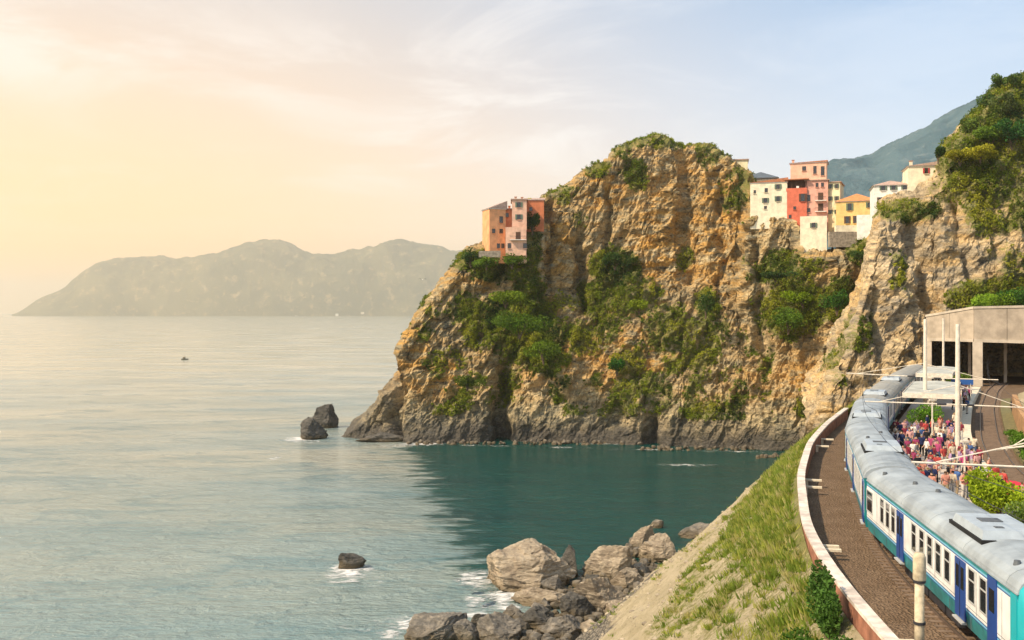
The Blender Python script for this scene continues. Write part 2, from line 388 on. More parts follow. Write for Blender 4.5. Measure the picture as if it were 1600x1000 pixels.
# ================================================================== cliffs
def cliff(name, cols, prof, zb, mat, nu, nf, plateau, fall, tintf, seed=0.0, amp=1.0, grooves=(), topup=0.0, vert=0.5):
    """cols: (base px, base distance, crest px, crest py, crest distance)"""
    C = np.array(cols, float)
    bx = (C[:, 0] - 800) / F * C[:, 1]; by = C[:, 1]
    cx = (C[:, 2] - 800) / F * C[:, 4]; cy = C[:, 4]; cz = H - (C[:, 3] - 488) / F * C[:, 4]
    L = np.concatenate([[0], np.cumsum(np.hypot(np.diff(bx), np.diff(by)) + 0.5 * np.hypot(np.diff(cx), np.diff(cz)) * 0.6)])
    u = np.linspace(0, L[-1], nu); it = lambda a: np.interp(u, L, a)
    sm = lambda a: np.convolve(np.pad(a, 2, 'edge'), np.ones(5) / 5, 'valid')
    bx, by, cx, cy, cz = map(lambda a: sm(it(a)), (bx, by, cx, cy, cz))
    t_ = np.linspace(0, 1, nf); h_ = np.interp(t_, *prof)
    X = bx[:, None] + (cx - bx)[:, None] * t_[None] ** 1.0
    Yf = by[:, None] + (cy - by)[:, None] * h_[None]; Z = zb + (cz - zb)[:, None] * t_[None]
    ntp, nbk = 46, 40
    tp = np.linspace(0, 1, ntp + 1)[1:]; bk = np.linspace(0, 1, nbk + 1)[1:]
    X = np.concatenate([X, np.repeat(cx[:, None], ntp + nbk, 1)], 1)
    Yf = np.concatenate([Yf, cy[:, None] + plateau * tp[None], cy[:, None] + plateau + fall * bk[None]], 1)
    zt = cz[:, None] + topup * tp[None]
    Z = np.concatenate([Z, zt, zb + (zt[:, -1:] - zb) * (1 - bk[None] ** 1.3)], 1)
    X = X + np.maximum(cx / cy, 0)[:, None] * 1.12 * np.maximum(Yf - cy[:, None], 0)
    P = np.stack([X, Yf, Z], -1)
    N = -grid_normals(P); sh = P.shape; 
    if N[:, nf // 2, 1].mean() > 0: N = -N
    p = P.reshape(-1, 3); nrm = N.reshape(-1, 3)
    R = rotm(25, 52, 10)
    d = 3.2 * fbm(p / 24 + seed, 4) + 0.8 * fbm(p / 9 + seed + 5, 4, 0.55, True)
    q = (p @ R.T) * (1 / 17, 1 / 17, 1 / 4.6); d = d + 1.9 * (fbm(q + seed, 5, 0.55, True) - 0.2)
    f1, f2, rv = cells((p @ R.T) * (1 / 9, 1 / 9, 1 / 3.6) + 0.4 * perlin(p / 5)[:, None] + seed); d = d + 2.4 * (rv[:, 0] - 0.5) * sstep(f2 - f1, 0.0, 0.10)
    f1, f2, rv = cells((p @ R.T) / (3.4, 3.4, 1.3) + 0.3 * perlin(p / 2)[:, None] + seed * 2); d = d + 0.7 * (rv[:, 1] - 0.5) * sstep(f2 - f1, 0.0, 0.12)
    d = d + vert * 1.3 * (fbm(p * (1 / 3.2, 1 / 3.2, 1 / 19) + seed, 4, 0.55, True) - .2)
    d = d + 0.35 * fbm(p / 1.3, 3, 0.6, True)
    hfrac = np.clip((Z.reshape(-1) - zb) / 12, 0.25, 1)
    damp = np.ones(sh[:2]); damp[:, nf:] = 0.65; damp[:, nf - 6:nf] = 0.7
    d = d * amp * hfrac * damp.reshape(-1)
    for (gx, gz0, gz1, gw, gd) in grooves:
        wob = 2.2 * perlin(np.stack([p[:, 2] / 9 + gx, 0 * p[:, 0], 0 * p[:, 0]], 1)) + .8 * perlin(p / 3)
        d = d - gd * np.exp(-((p[:, 0] - gx + wob) / gw) ** 2) * sstep(p[:, 2], gz0 - 3, gz0 + 3) * (1 - sstep(p[:, 2], gz1 - 4, gz1 + 3)) * damp.reshape(-1)
    p2 = p + nrm * d[:, None]
    tint, dens = tintf(p2, d)
    me = mesh_np(name, p2, grid_faces(sh[0], sh[1]), False, {'tint': ('POINT', tint)})
    o = link(name, me, mats=mat); props(o, kind='structure')
    return o, p2.reshape(sh), N, dens
def proj(p):
    return 800 + p[:, 0] / p[:, 1] * F, 488 - (p[:, 2] - H) / p[:, 1] * F
# vegetation patches on the headland, as bearings from the viewpoint: cx, cy, rx, ry, strength
VEG = [(735, 408, 28, 16, 1.0), (775, 415, 45, 25, 1.0), (825, 385, 16, 50, 1.1), (826, 445, 22, 36, 1.1), (690, 640, 40, 25, .5), (800, 610, 40, 30, .5), (900, 620, 60, 40, .5), (1000, 620, 60, 40, .6), (1070, 540, 70, 50, .65), (1130, 640, 70, 30, .6), (650, 500, 30, 40, .5), (905, 345, 12, 20, .4),
       (800, 490, 60, 32, 1.05), (830, 530, 52, 40, 1.1), (760, 500, 50, 40, .75), (860, 560, 28, 26, .9), (720, 590, 42, 30, .65), (690, 560, 25, 22, .5),
       (960, 420, 36, 34, 1.0), (950, 470, 48, 40, .95), (1000, 470, 38, 32, .75), (985, 560, 30, 34, .75), (930, 520, 45, 36, .65), (1040, 500, 35, 35, .55),
       (1105, 478, 18, 26, .95), (1095, 590, 42, 45, .5), (1165, 610, 48, 55, .5), (1150, 545, 40, 30, .45),
       (1240, 482, 50, 40, 1.1), (1225, 500, 42, 28, 1.0), (1310, 468, 26, 30, 1.05), (1225, 420, 55, 26, .85), (1190, 420, 30, 22, .6), (1345, 400, 26, 22, .8),
       (1020, 222, 75, 14, .75), (975, 232, 26, 16, .8), (990, 270, 20, 28, .75), (1110, 240, 25, 20, .75), (1150, 290, 30, 45, .6), (880, 300, 30, 18, .5), (930, 262, 30, 12, .55),
       (1070, 400, 12, 22, .55), (1280, 620, 40, 40, .35), (660, 470, 26, 18, .5), (880, 500, 26, 44, .6)]
def head_tint(p, d):
    x, y = proj(p); n = fbm(p / 7 + 2, 4); dens = np.full(len(p), -0.25)
    for cx, cy, rx, ry, s in VEG:
        dens = np.maximum(dens, s * np.clip(1.25 - ((x - cx) / rx) ** 2 * 0.6 - ((y - cy) / ry) ** 2 * 0.6, -.3, 1.0))
    dens = dens + 0.85 * n + 0.25 * fbm(p / 2.0, 2)
    dens = np.where(p[:, 2] < 7, -1, dens)
    och = 0.55 + 0.9 * fbm(p / 18 + 7, 3)
    for cx, cy, rx, ry in ((1030, 370, 40, 90), (1120, 340, 50, 90), (640, 540, 40, 50), (870, 380, 25, 60), (930, 290, 22, 50), (740, 450, 40, 20), (860, 560, 60, 30)):
        och = np.maximum(och, 1.15 - ((x - cx) / rx) ** 2 * .5 - ((y - cy) / ry) ** 2 * .5)
    och = och * sstep(p[:, 2], 6, 16)
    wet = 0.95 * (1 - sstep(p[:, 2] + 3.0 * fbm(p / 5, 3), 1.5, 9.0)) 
    wet = np.maximum(wet, 0.55 * (1 - sstep(x + 30 * n, 600, 655)) * (1 - sstep(p[:, 2], 14, 24)))  # also darkens the left tip, well above the wet band
    return np.stack([np.clip(och, 0, 1), np.clip(dens, 0, 1), np.clip(wet, 0, 1)], 1), dens
HC = [(530, 269, 533, 686, 269), (560, 264, 556, 672, 266), (578, 262, 578, 655, 265), (600, 259, 598, 630, 264), (625, 257, 624, 596, 263), (650, 256, 624, 552, 263), (680, 256, 636, 520, 264), (712, 256, 670, 474, 268), (742, 257, 712, 428, 270),
      (766, 258, 733, 398, 272), (790, 258.7, 758, 388, 273), (828, 258, 823, 386, 275), (842, 257, 840, 326, 281), (860, 257, 854, 312, 283), (885, 256, 884, 299, 284), (905, 256, 912, 273, 285), (935, 255, 945, 262, 285),
      (955, 254, 966, 242, 285), (985, 252, 985, 236, 284), (1008, 252, 1008, 226, 284), (1022, 251, 1022, 214, 284), (1045, 249, 1045, 228, 282), (1068, 249, 1068, 233, 282), (1100, 246.5, 1104, 230, 280), (1128, 246, 1128, 254, 278), (1158, 245, 1163, 266, 276), (1172, 244.5, 1172, 338, 268),
      (1240, 240, 1240, 346, 264), (1254, 239, 1252, 402, 258), (1300, 234, 1300, 404, 254), (1345, 230, 1345, 388, 254), (1420, 222, 1420, 350, 250), (1520, 216, 1520, 330, 250)]
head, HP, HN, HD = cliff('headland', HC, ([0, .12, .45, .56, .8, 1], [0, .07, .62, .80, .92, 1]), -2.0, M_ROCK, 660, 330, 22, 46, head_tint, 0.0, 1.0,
     grooves=((19.5, 33, 58, 1.6, 6.0), (49, 42, 80, 2.3, 4.5), (-2.4, -2, 20, 2.0, 9.0), (27.5, 44, 70, 1.0, 3.5), (58, 40, 72, 1.2, 3), (36, -2, 10, 1.3, 4), (-30, 0, 16, 1.5, 4), (10.5, 40, 66, 1.2, 3.5), (66, 20, 55, 1.3, 4)), topup=2.5, vert=1.25)
RC = [(1240, 190, 1256, 690, 190), (1256, 188, 1272, 668, 189), (1270, 184, 1290, 640, 186), (1282, 182, 1294, 612, 186), (1292, 180, 1308, 578, 188), (1306, 179, 1334, 520, 191), (1318, 178, 1358, 440, 195),
      (1335, 178, 1364, 385, 198), (1352, 178, 1375, 352, 200), (1380, 178, 1400, 338, 202), (1420, 180, 1440, 318, 204), (1445, 181, 1462, 304, 204), (1462, 182, 1478, 262, 204), (1488, 182, 1500, 222, 204), (1535, 182, 1545, 182, 206), (1556, 182, 1560, 156, 206),
      (1600, 182, 1600, 138, 206), (1700, 180, 1700, 95, 206), (1850, 170, 1850, 60, 200), (2000, 160, 2000, 40, 190)]
VEG2 = [(1560, 170, 60, 45, 1.2), (1600, 150, 60, 50, 1.2), (1500, 232, 40, 22, 1.0), (1560, 460, 70, 26, 1.2), (1540, 250, 70, 60, .9), (1590, 200, 45, 60, 1.1), (1570, 320, 60, 50, .75), (1420, 330, 55, 18, .9), (1400, 420, 18, 30, .6), (1340, 520, 30, 40, .55), (1420, 470, 20, 30, .35), (1500, 300, 40, 50, .6), (1575, 400, 40, 40, .5), (1310, 560, 30, 40, .5), (1505, 470, 30, 10, .8), (1700, 300, 120, 200, .9)]
def rc_tint(p, d):
    x, y = proj(p); n = fbm(p / 6 + 31, 4); dens = np.full(len(p), -0.3)
    for cx, cy, rx, ry, s in VEG2:
        dens = np.maximum(dens, s * np.clip(1.25 - ((x - cx) / rx) ** 2 * 0.6 - ((y - cy) / ry) ** 2 * 0.6, -.3, 1.0))
    dens = dens + 0.7 * n
    och = 0.5 + 0.9 * fbm(p / 14 + 3, 3)
    wet = 0.9 * (1 - sstep(p[:, 2] + 3 * n, 8, 16))
    return np.stack([np.clip(och, 0, 1), np.clip(dens, 0, 1), np.clip(wet, 0, 1)], 1), dens
rcl, RP, RN, RD = cliff('cliff', RC, ([0, .3, .6, 1], [0, .25, .6, 1]), -2.0, M_ROCK2, 420, 330, 30, 40, rc_tint, 4.4, 0.75,
     grooves=((71, 24, 46, 1.0, 2.5), (82, 34, 70, 1.5, 4), (64, 22, 48, 0.8, 2.0), (90, 40, 75, 1.2, 3)), topup=10, vert=1.6)

# scrub growing on the cliffs
def scrub(name, P, N, D, n_clump, leaves, size, thr, seed, xlim):
    g = np.random.RandomState(seed); sh = D.shape; p = P.reshape(-1, 3); nn = N.reshape(-1, 3)
    x, y = proj(p)
    wgt = np.clip(D - thr, 0, 0.8) * (x > xlim[0]) * (x < xlim[1]) * (np.arange(len(p)) % P.shape[1] < P.shape[1] - 52)
    idx = g.choice(len(p), n_clump, p=wgt / wgt.sum())
    r = 0.35 + 0.9 * np.clip(D[idx] - thr, 0, 0.9) * (0.4 + g.rand(n_clump)); 
    c = p[idx] + nn[idx] * (r * 0.3)[:, None]
    k = leaves; off = g.normal(size=(n_clump, k, 3)); off /= np.linalg.norm(off, axis=2)[..., None]; off *= (g.rand(n_clump, k, 1) ** 0.4)
    off[..., 2] *= 0.8
    Q = (c[:, None] + off * r[:, None, None]).reshape(-1, 3)
    h1 = perlin(c / 9 + 3); h2 = perlin(c / 3.1 + 8)
    base = np.array((0.16, 0.20, 0.016)) * np.ones((n_clump, 1)); light = np.array((0.34, 0.32, 0.03)); dark = np.array((0.035, 0.07, 0.014))
    a = np.clip(h1 * 1.4 + h2 * 0.8, -1, 1)[:, None]; base = np.where(a > 0, base + (light - base) * a, base + (dark - base) * -a)
    dry = (g.rand(n_clump, 1) < 0.12); base = np.where(dry, np.array((0.20, 0.17, 0.06)), base)
    cols = np.repeat(base, k, 0) * (0.65 + 0.7 * g.rand(n_clump * k, 1))
    o = link(name, leaf_mesh(name, Q, np.full(len(Q), size), g, cols, 0.4), mats=M_LEAF); props(o, kind='stuff'); return o
scrub('headland_scrub', HP, HN, HD, 10500, 20, 0.24, 0.34, 3, (500, 1500))
scrub('cliff_scrub', RP, RN, RD, 4200, 20, 0.22, 0.40, 4, (1200, 1680))

# ================================================================== railway line
_ky = np.array([-40, 0, 33, 42, 51, 67, 83.7, 98, 107.7, 130, 158, 190, 240.])
_kx = np.array([10.5, 10.8, 12.5, 13.45, 15.0, 19.4, 25.1, 31.1, 35.6, 46.2, 60.6, 79, 112.])
def _fit():
    yy = np.linspace(-40, 240, 1121); xx = np.interp(yy, _ky, _kx)
    k = np.hanning(61); k /= k.sum(); xx = np.convolve(np.pad(xx, 30, 'reflect', reflect_type='odd'), k, 'valid')
    return yy, xx
_yy, _xx = _fit(); _dx = np.gradient(_xx, _yy)
_ss = np.concatenate([[0], np.cumsum(np.hypot(np.diff(_xx), np.diff(_yy)))]); _ss -= np.interp(0, _yy, _ss)
def TR(s, n=0.0, z=0.0):
    """point of the line: s metres along the parapet, n metres to its right"""
    y = np.interp(s, _ss, _yy); x = np.interp(s, _ss, _xx); d = np.interp(s, _ss, _dx); L = np.sqrt(1 + d * d)
    return np.stack([x + n / L, y - n * d / L, z + 0 * x + 0 * n], -1)
def head_at(s): return math.atan(float(np.interp(s, _ss, _dx)))
def s_of_y(y): return float(np.interp(y, _yy, _ss))
def sweep(name, sec, s0, s1, ds, mats, parent=None, mi=None, smooth=False, wob=0.0):
    """closed section [(n,z)...] swept along the line"""
    ns = max(2, int((s1 - s0) / ds) + 1); s = np.linspace(s0, s1, ns); k = len(sec); V = []
    for (n_, z_) in sec: V.append(TR(s, n_, z_))
    V = np.stack(V, 1)
    if wob: V[..., 2] += wob * perlin(V.reshape(-1, 3) * (0.5, 0.5, 0)).reshape(ns, k)
    V = V.reshape(-1, 3)
    f = [(i * k + j, i * k + (j + 1) % k, (i + 1) * k + (j + 1) % k, (i + 1) * k + j) for i in range(ns - 1) for j in range(k)]
    m = [(mi[j] if mi else 0) for i in range(ns - 1) for j in range(k)]
    f += [tuple(range(k))[::-1], tuple((ns - 1) * k + j for j in range(k))]; m += [0, 0]
    me = bpy.data.meshes.new(name); me.from_pydata(V.tolist(), [], f); me.polygons.foreach_set('material_index', m)
    if smooth: me.polygons.foreach_set('use_smooth', [True] * len(f))
    bm = bmesh.new(); bm.from_mesh(me); bmesh.ops.recalc_face_normals(bm, faces=bm.faces); bm.to_mesh(me); bm.free()
    me.update(); return link(name, me, parent, mats)

# embankment falling from the parapet to the sea
def bank_b(t):
    o = t.obj(); a = t.attr('tint'); sp = t.n('ShaderNodeSeparateColor'); t.lk(a.outputs['Color'], sp.inputs[0])
    n = t.noise(o, 0.35, 6, 0.65); m = t.noise(o, 2.6, 6, 0.7); f = t.noise(o, 9, 4, 0.7)
    c = t.mix(t.rng(n, 0.35, 0.65), (0.46, 0.38, 0.235), (0.60, 0.50, 0.33))
    c = t.mix(t.rng(m, 0.52, 0.68, 0, 0.6), c, (0.30, 0.24, 0.14))
    g = t.mix(f, (0.13, 0.15, 0.035), (0.33, 0.31, 0.10))
    c = t.mix(t.rng(t.math('ADD', sp.outputs[1], t.math('MULTIPLY', t.math('SUBTRACT', m, 0.5), 1.6)), 0.35, 0.7, 0, 0.85), c, g)
    gr = t.mix(t.rng(t.voro(o, 2.2, 'DISTANCE_TO_EDGE'), 0.0, 0.2), (0.11, 0.10, 0.085), t.mix(m, (0.24, 0.21, 0.17), (0.42, 0.37, 0.29)))
    c = t.mix(sp.outputs[2], c, gr)
    nr = t.bump(m, 0.9, 0.6); nr = t.bump(f, 0.8, 0.14, nr)
    nr = t.bump(t.math('MULTIPLY', t.math('MINIMUM', t.voro(o, 2.2, 'DISTANCE_TO_EDGE'), 0.15), sp.outputs[2]), 1.0, 1.0, nr)
    return princ(t, c, 0.92, nr, 0.1)
M_BANK = material('dry earth slope', bank_b)
BW = 23.5
def bank_z(s, n, xyz):
    q = np.clip(-n / BW, 0, 1.6)
    zz = 22.1 - 22.1 * (0.93 * q + 0.07 * q * q)
    big = fbm(xyz / (14, 14, 14) + 3, 4); sm_ = fbm(xyz / 2.6, 4, 0.55)
    rill = fbm(np.stack([s / 5.0, n / 22, 0 * s], 1), 4, 0.55, True)
    zz = zz + .42 * (1 - sstep(-n, 1.0, 7)) * np.where(s > 46, sstep(s, 46, 52), 0)
    return zz + (1.5 * big + 0.35 * sm_ + 0.6 * (rill - 0.3)) * sstep(-n, 1.5, 6)
s = np.linspace(0, 225, 640); n = -np.concatenate([np.linspace(0, 30, 130), np.linspace(30.5, 44, 20)])
Sg, Ng = np.meshgrid(s, n, indexing='ij'); xy = TR(Sg.ravel(), Ng.ravel())
zz = bank_z(Sg.ravel(), Ng.ravel(), xy); BP = xy.copy(); BP[:, 2] = zz
gr_d = 0.62 - 0.9 * sstep(-Ng.ravel(), 3, 19) + 0.55 * fbm(BP / 5 + 20, 4)
gravel = sstep(-Ng.ravel() + 2.5 * fbm(BP / 4, 3) + 6.5 * (1 - sstep(Sg.ravel(), 92, 112)), 20.5, 22.0)
o = link('embankment', mesh_np('embankment', BP, grid_faces(len(s), len(n))[:, ::-1], True, {'tint': ('POINT', np.stack([0 * zz, np.clip(gr_d, 0, 1), gravel], 1))}), mats=M_BANK); props(o, kind='structure')
# grass tufts
g = np.random.RandomState(8); nt_ = 34000
ts = 22 + 150 * g.rand(nt_) ** 1.25; tn = -(0.3 + 21.5 * g.rand(nt_))
xy = TR(ts, tn); z_ = bank_z(ts, tn, xy); c = xy.copy(); c[:, 2] = z_
dn = 0.84 - 0.9 * sstep(-tn, 2, 11) + 1.4 * fbm(c / 5 + 20, 4) + 0.8 * fbm(c / 1.4 + 2, 3)
keep = dn > 0.34 + 0.5 * g.rand(nt_); c = c[keep]; dn = dn[keep]; tn = tn[keep]; nt_ = len(c)
kb = 16; hgt = (0.12 + 0.22 * g.rand(nt_) + 0.25 * (tn > -5) * g.rand(nt_))
ang = g.rand(nt_, kb) * 6.283; rad_ = g.rand(nt_, kb) * 0.34
root = c[:, None] + np.stack([np.cos(ang) * rad_, np.sin(ang) * rad_, -0.03 + 0 * ang], -1)
lean = np.stack([np.cos(ang), np.sin(ang), 0 * ang], -1) * (0.2 + 0.5 * g.rand(nt_, kb, 1)) * hgt[:, None, None]
tip = root + lean + np.array((0, 0, 1.0)) * (hgt[:, None, None] * (0.6 + 0.6 * g.rand(nt_, kb, 1)))
sd_ = np.stack([-np.sin(ang + 1), np.cos(ang + 1), 0 * ang], -1) * 0.045
V = np.stack([root - sd_, root + sd_, tip], 2).reshape(-1, 3)
gc = np.where(g.rand(nt_, 1) < 0.4, np.array((0.36, 0.36, 0.08)), np.array((0.19, 0.25, 0.04))) * (0.7 + 0.6 * g.rand(nt_, 1))
gc = np.where(g.rand(nt_, 1) < 0.15, np.array((0.50, 0.42, 0.2)), gc)
cols = np.repeat(gc, kb * 3, 0)
print('tufts', nt_)
o = link('grass', mesh_np('grass', V, np.arange(len(V)).reshape(-1, 3), False, {'col': ('POINT', cols)}), mats=M_LEAF); props(o, kind='stuff')

# loose stones on the bare strip of the slope
g = np.random.RandomState(17); bm = bmesh.new(); bmesh.ops.create_icosphere(bm, subdivisions=1, radius=1); bm.verts.ensure_lookup_table()
iv = np.array([v.co[:] for v in bm.verts]); if_ = np.array([[v.index for v in f.verts] for f in bm.faces]); bm.free()
ns_ = 2600; s_ = 45 + 110 * g.rand(ns_); n_ = -(2 + 21 * g.rand(ns_) ** .6); pp = TR(s_, n_); pp[:, 2] = bank_z(s_, n_, pp)
r_ = .05 + .20 * g.rand(ns_) ** 3; jit = 1 + .35 * (g.rand(ns_, len(iv), 1) - .5)
V = (pp[:, None] + iv[None] * jit * r_[:, None, None] * (1.2, 1, .7)).reshape(-1, 3); Fc = (if_[None] + (np.arange(ns_) * len(iv))[:, None, None]).reshape(-1, 3)
o = link('loose_stones', mesh_np('loose_stones', V, Fc, False), mats=plain('slope stone', (0.36, 0.30, 0.21), 0.95, 0.35, 1.0)); props(o, kind='stuff')
# ================================================================== railway structures
M_BALLAST = material('brown ballast', lambda t: (lambda o: princ(t, t.mix(t.rng(t.noise(o, 0.6, 5, 0.6), 0.3, 0.7, 0.0, 1.0), t.mix(t.voro(o, 9, 'F1', 0), (0.085, 0.055, 0.034), (0.25, 0.165, 0.10)), t.mix(t.voro(o, 9, 'F1', 0), (0.12, 0.08, 0.052), (0.30, 0.205, 0.13))), 0.95, t.bump(t.voro(o, 9, 'F1', 0), 1.0, 0.12), 0.1))(t.obj()))
M_COPE = plain('pale coping', (0.60, 0.51, 0.43), 0.8, 0.3, 1.2, bump=0.02)
M_REDW = plain('red brown render', (0.30, 0.13, 0.08), 0.85, 0.35, 1.3, bump=0.05)
M_SLABC = plain('cream concrete', (0.66, 0.57, 0.42), 0.85, 0.15, 2, bump=0.02)
M_PLAT = plain('platform paving', (0.50, 0.42, 0.34), 0.85, 0.15, 1.5, bump=0.01)
M_STEEL = plain('rail steel', (0.30, 0.24, 0.20), 0.4, 0.2, 3, 0.5, 0.8)
M_SLEEP = plain('sleeper concrete', (0.19, 0.135, 0.095), 0.9, 0.25, 3)
M_MAST = plain('white painted mast', (0.68, 0.61, 0.50), 0.6, 0.15, 3)
M_DARK = plain('dark metal', (0.03, 0.03, 0.035), 0.6, 0.2)
ZR = 22.0
# ground under the line
o = sweep('ground', [(0.06, 14.0), (0.06, 21.7), (0.6, 21.82), (3, 21.84), (6.2, 21.84), (13.2, 21.84), (19.0, 21.84), (60, 21.84), (60, 14.0)], -30, 225, 1.5, M_BALLAST); props(o, kind='structure')
# parapet
pw = empty('parapet_wall', (12.5, 33, ZR), label='curved parapet wall with pale coping between the slope and the track', cat='wall')
def seg(name, sec, s0, s1, mats, **k): 
    o = sweep(name, sec, s0, s1, 0.8, mats, None, **k); o.parent = pw; o.matrix_parent_inverse = Matrix.Translation((-12.5, -33, -ZR)); return o
seg('wall', [(0.04, 17.0), (0.04, 22.86), (0.40, 22.86), (0.40, 17.0)], 5, 118, M_REDW)
seg('coping', [(-0.03, 22.862), (-0.03, 23.0), (0.47, 23.0), (0.47, 22.862)], 5, 118, M_COPE)
for k, (s_, wd) in enumerate(((34.9, .34), (48.6, .26), (49.4, .22), (66.6, .3), (69.5, .26), (88, .3), (93, .3))):
    p = TR(s_, 1.0); mb = MB(); mb.box((0, 0, 0), (1.1, wd, 0.12)); mb.box((-0.45, 0, -0.3), (0.2, wd * .8, 0.5))
    b = mb.build('concrete_slab', M_SLABC, loc=(p[0], p[1], 22.35), rot=(0, 0, -head_at(s_)))
    where = ['nearest of the slabs, by the short concrete post', 'second slab along the parapet, nearer of a close pair', 'farther slab of the close pair at the bend', 'slab beside the dark gap between carriages', 'thin slab beyond the close pair', 'slab far up the bend', 'farthest slab at the narrow end of the ballast'][k]
    props(b, 'cream concrete slab jutting from the parapet, ' + where, 'slab', 'concrete slabs along the parapet')
# platform
o = sweep('platform', [(6.35, 21.0), (6.35, 22.5), (12.2, 22.5), (12.2, 21.0)], 57, 168, 1.2, M_PLAT); props(o, kind='structure')
o = sweep('platform_edge', [(12.203, 21.0), (12.203, 22.52), (13.25, 22.52), (13.25, 21.0)], 57, 168, 1.2, M_SLABC); props(o, kind='structure')
o = sweep('platform_end', [(8.0, 21.0), (8.0, 22.1), (13.6, 22.1), (13.6, 21.0)], 44, 57, 1.2, M_SLABC); props(o, kind='structure')
# tracks
def track(nc, s0, s1, label):
    c0 = TR(s0, nc); t_ = empty('railway_track', (c0[0], c0[1], ZR), label=label, cat='track', group='railway tracks')
    inv = Matrix.Translation((-c0[0], -c0[1], -ZR))
    for sg in (-1, 1):
        a = nc + sg * 0.75; r = sweep('rail', [(a - .035, ZR - .15), (a - .035, ZR), (a + .035, ZR), (a + .035, ZR - .15)], s0, s1, 1.0, M_STEEL); r.parent = t_; r.matrix_parent_inverse = inv
    mb = MB(); s_ = s0
    while s_ < s1:
        p = TR(s_, nc); mb.box((p[0], p[1], ZR - .2), (2.5, .24, .14), rz=-head_at(s_)); s_ += .62
    r = mb.build('sleepers', M_SLEEP); r.parent = t_; r.matrix_parent_inverse = inv; r['kind'] = 'stuff'
track(4.55, 10, 170, 'track under the white and blue train')
track(14.9, 40, 190, 'curved track in the trench right of the platform')
# strip of green and the brown retaining wall beyond the second track
o = sweep('verge', [(16.4, 21.8), (16.4, 22.15), (17.5, 22.3), (17.5, 21.8)], 40, 150, 1.2, plain('verge soil', (0.16, 0.14, 0.06), 0.95, 0.3)); props(o, kind='structure')
rw = sweep('retaining_wall', [(17.51, 21.0), (17.51, 24.4), (18.0, 24.4), (18.0, 21.0)], 30, 128, 1.2, plain('orange brown wall', (0.40, 0.23, 0.11), 0.9, 0.3, 1.5, bump=0.04))
props(rw, 'orange brown retaining wall at the right edge beyond the trench', 'wall')
hs = sweep('hillside', [(18.01, 21.0), (18.01, 24.2), (30, 30), (60, 46), (90, 60), (90, 21.0)], 10, 128, 2.0, M_BANK, wob=0.8); props(hs, kind='structure')

# ------------------------------------------------------------------ train
M_WHITE = plain('white train paint', (0.76, 0.75, 0.72), 0.35, 0.13, 1.3, 0.5)
M_TEAL = plain('teal train paint', (0.010, 0.20, 0.22), 0.35, 0.3, 1.5, 0.5)
M_BLUE = plain('blue door paint', (0.010, 0.055, 0.24), 0.35, 0.1, 2, 0.5)
M_LBLUE = plain('pale blue stripe', (0.18, 0.46, 0.62), 0.35, 0.1, 2, 0.5)
M_CYAN = plain('bright turquoise paint', (0.012, 0.38, 0.42), 0.3, 0.05, 2, 0.5)
M_ROOF = plain('grey train roof', (0.29, 0.325, 0.345), 0.55, 0.26, 0.6, 0.3, bump=0.01)
M_ROOF2 = plain('weathered train roof', (0.31, 0.30, 0.265), 0.6, 0.14, 0.9, 0.3, bump=0.01)
M_AC = plain('air unit grey', (0.36, 0.41, 0.45), 0.5, 0.1, 2)
M_AC2 = plain('grille', (0.10, 0.11, 0.12), 0.7, 0.2, 8)
M_GLASS = material('dark window glass', lambda t: princ(t, (0.015, 0.02, 0.022), 0.06, None, 0.8))
M_FRAME = plain('window frame', (0.45, 0.45, 0.43), 0.4, 0.05)
M_RUB = plain('black rubber', (0.012, 0.012, 0.012), 0.8, 0.2)
M_LAMP = material('lamp glass', lambda t: princ(t, (0.8, 0.8, 0.75), 0.1, None, 0.8))
ROOFC = [(1.455, 3.36), (1.43, 3.50), (1.33, 3.68), (1.12, 3.84), (0.8, 3.95), (0.4, 4.03), (0, 4.05)]
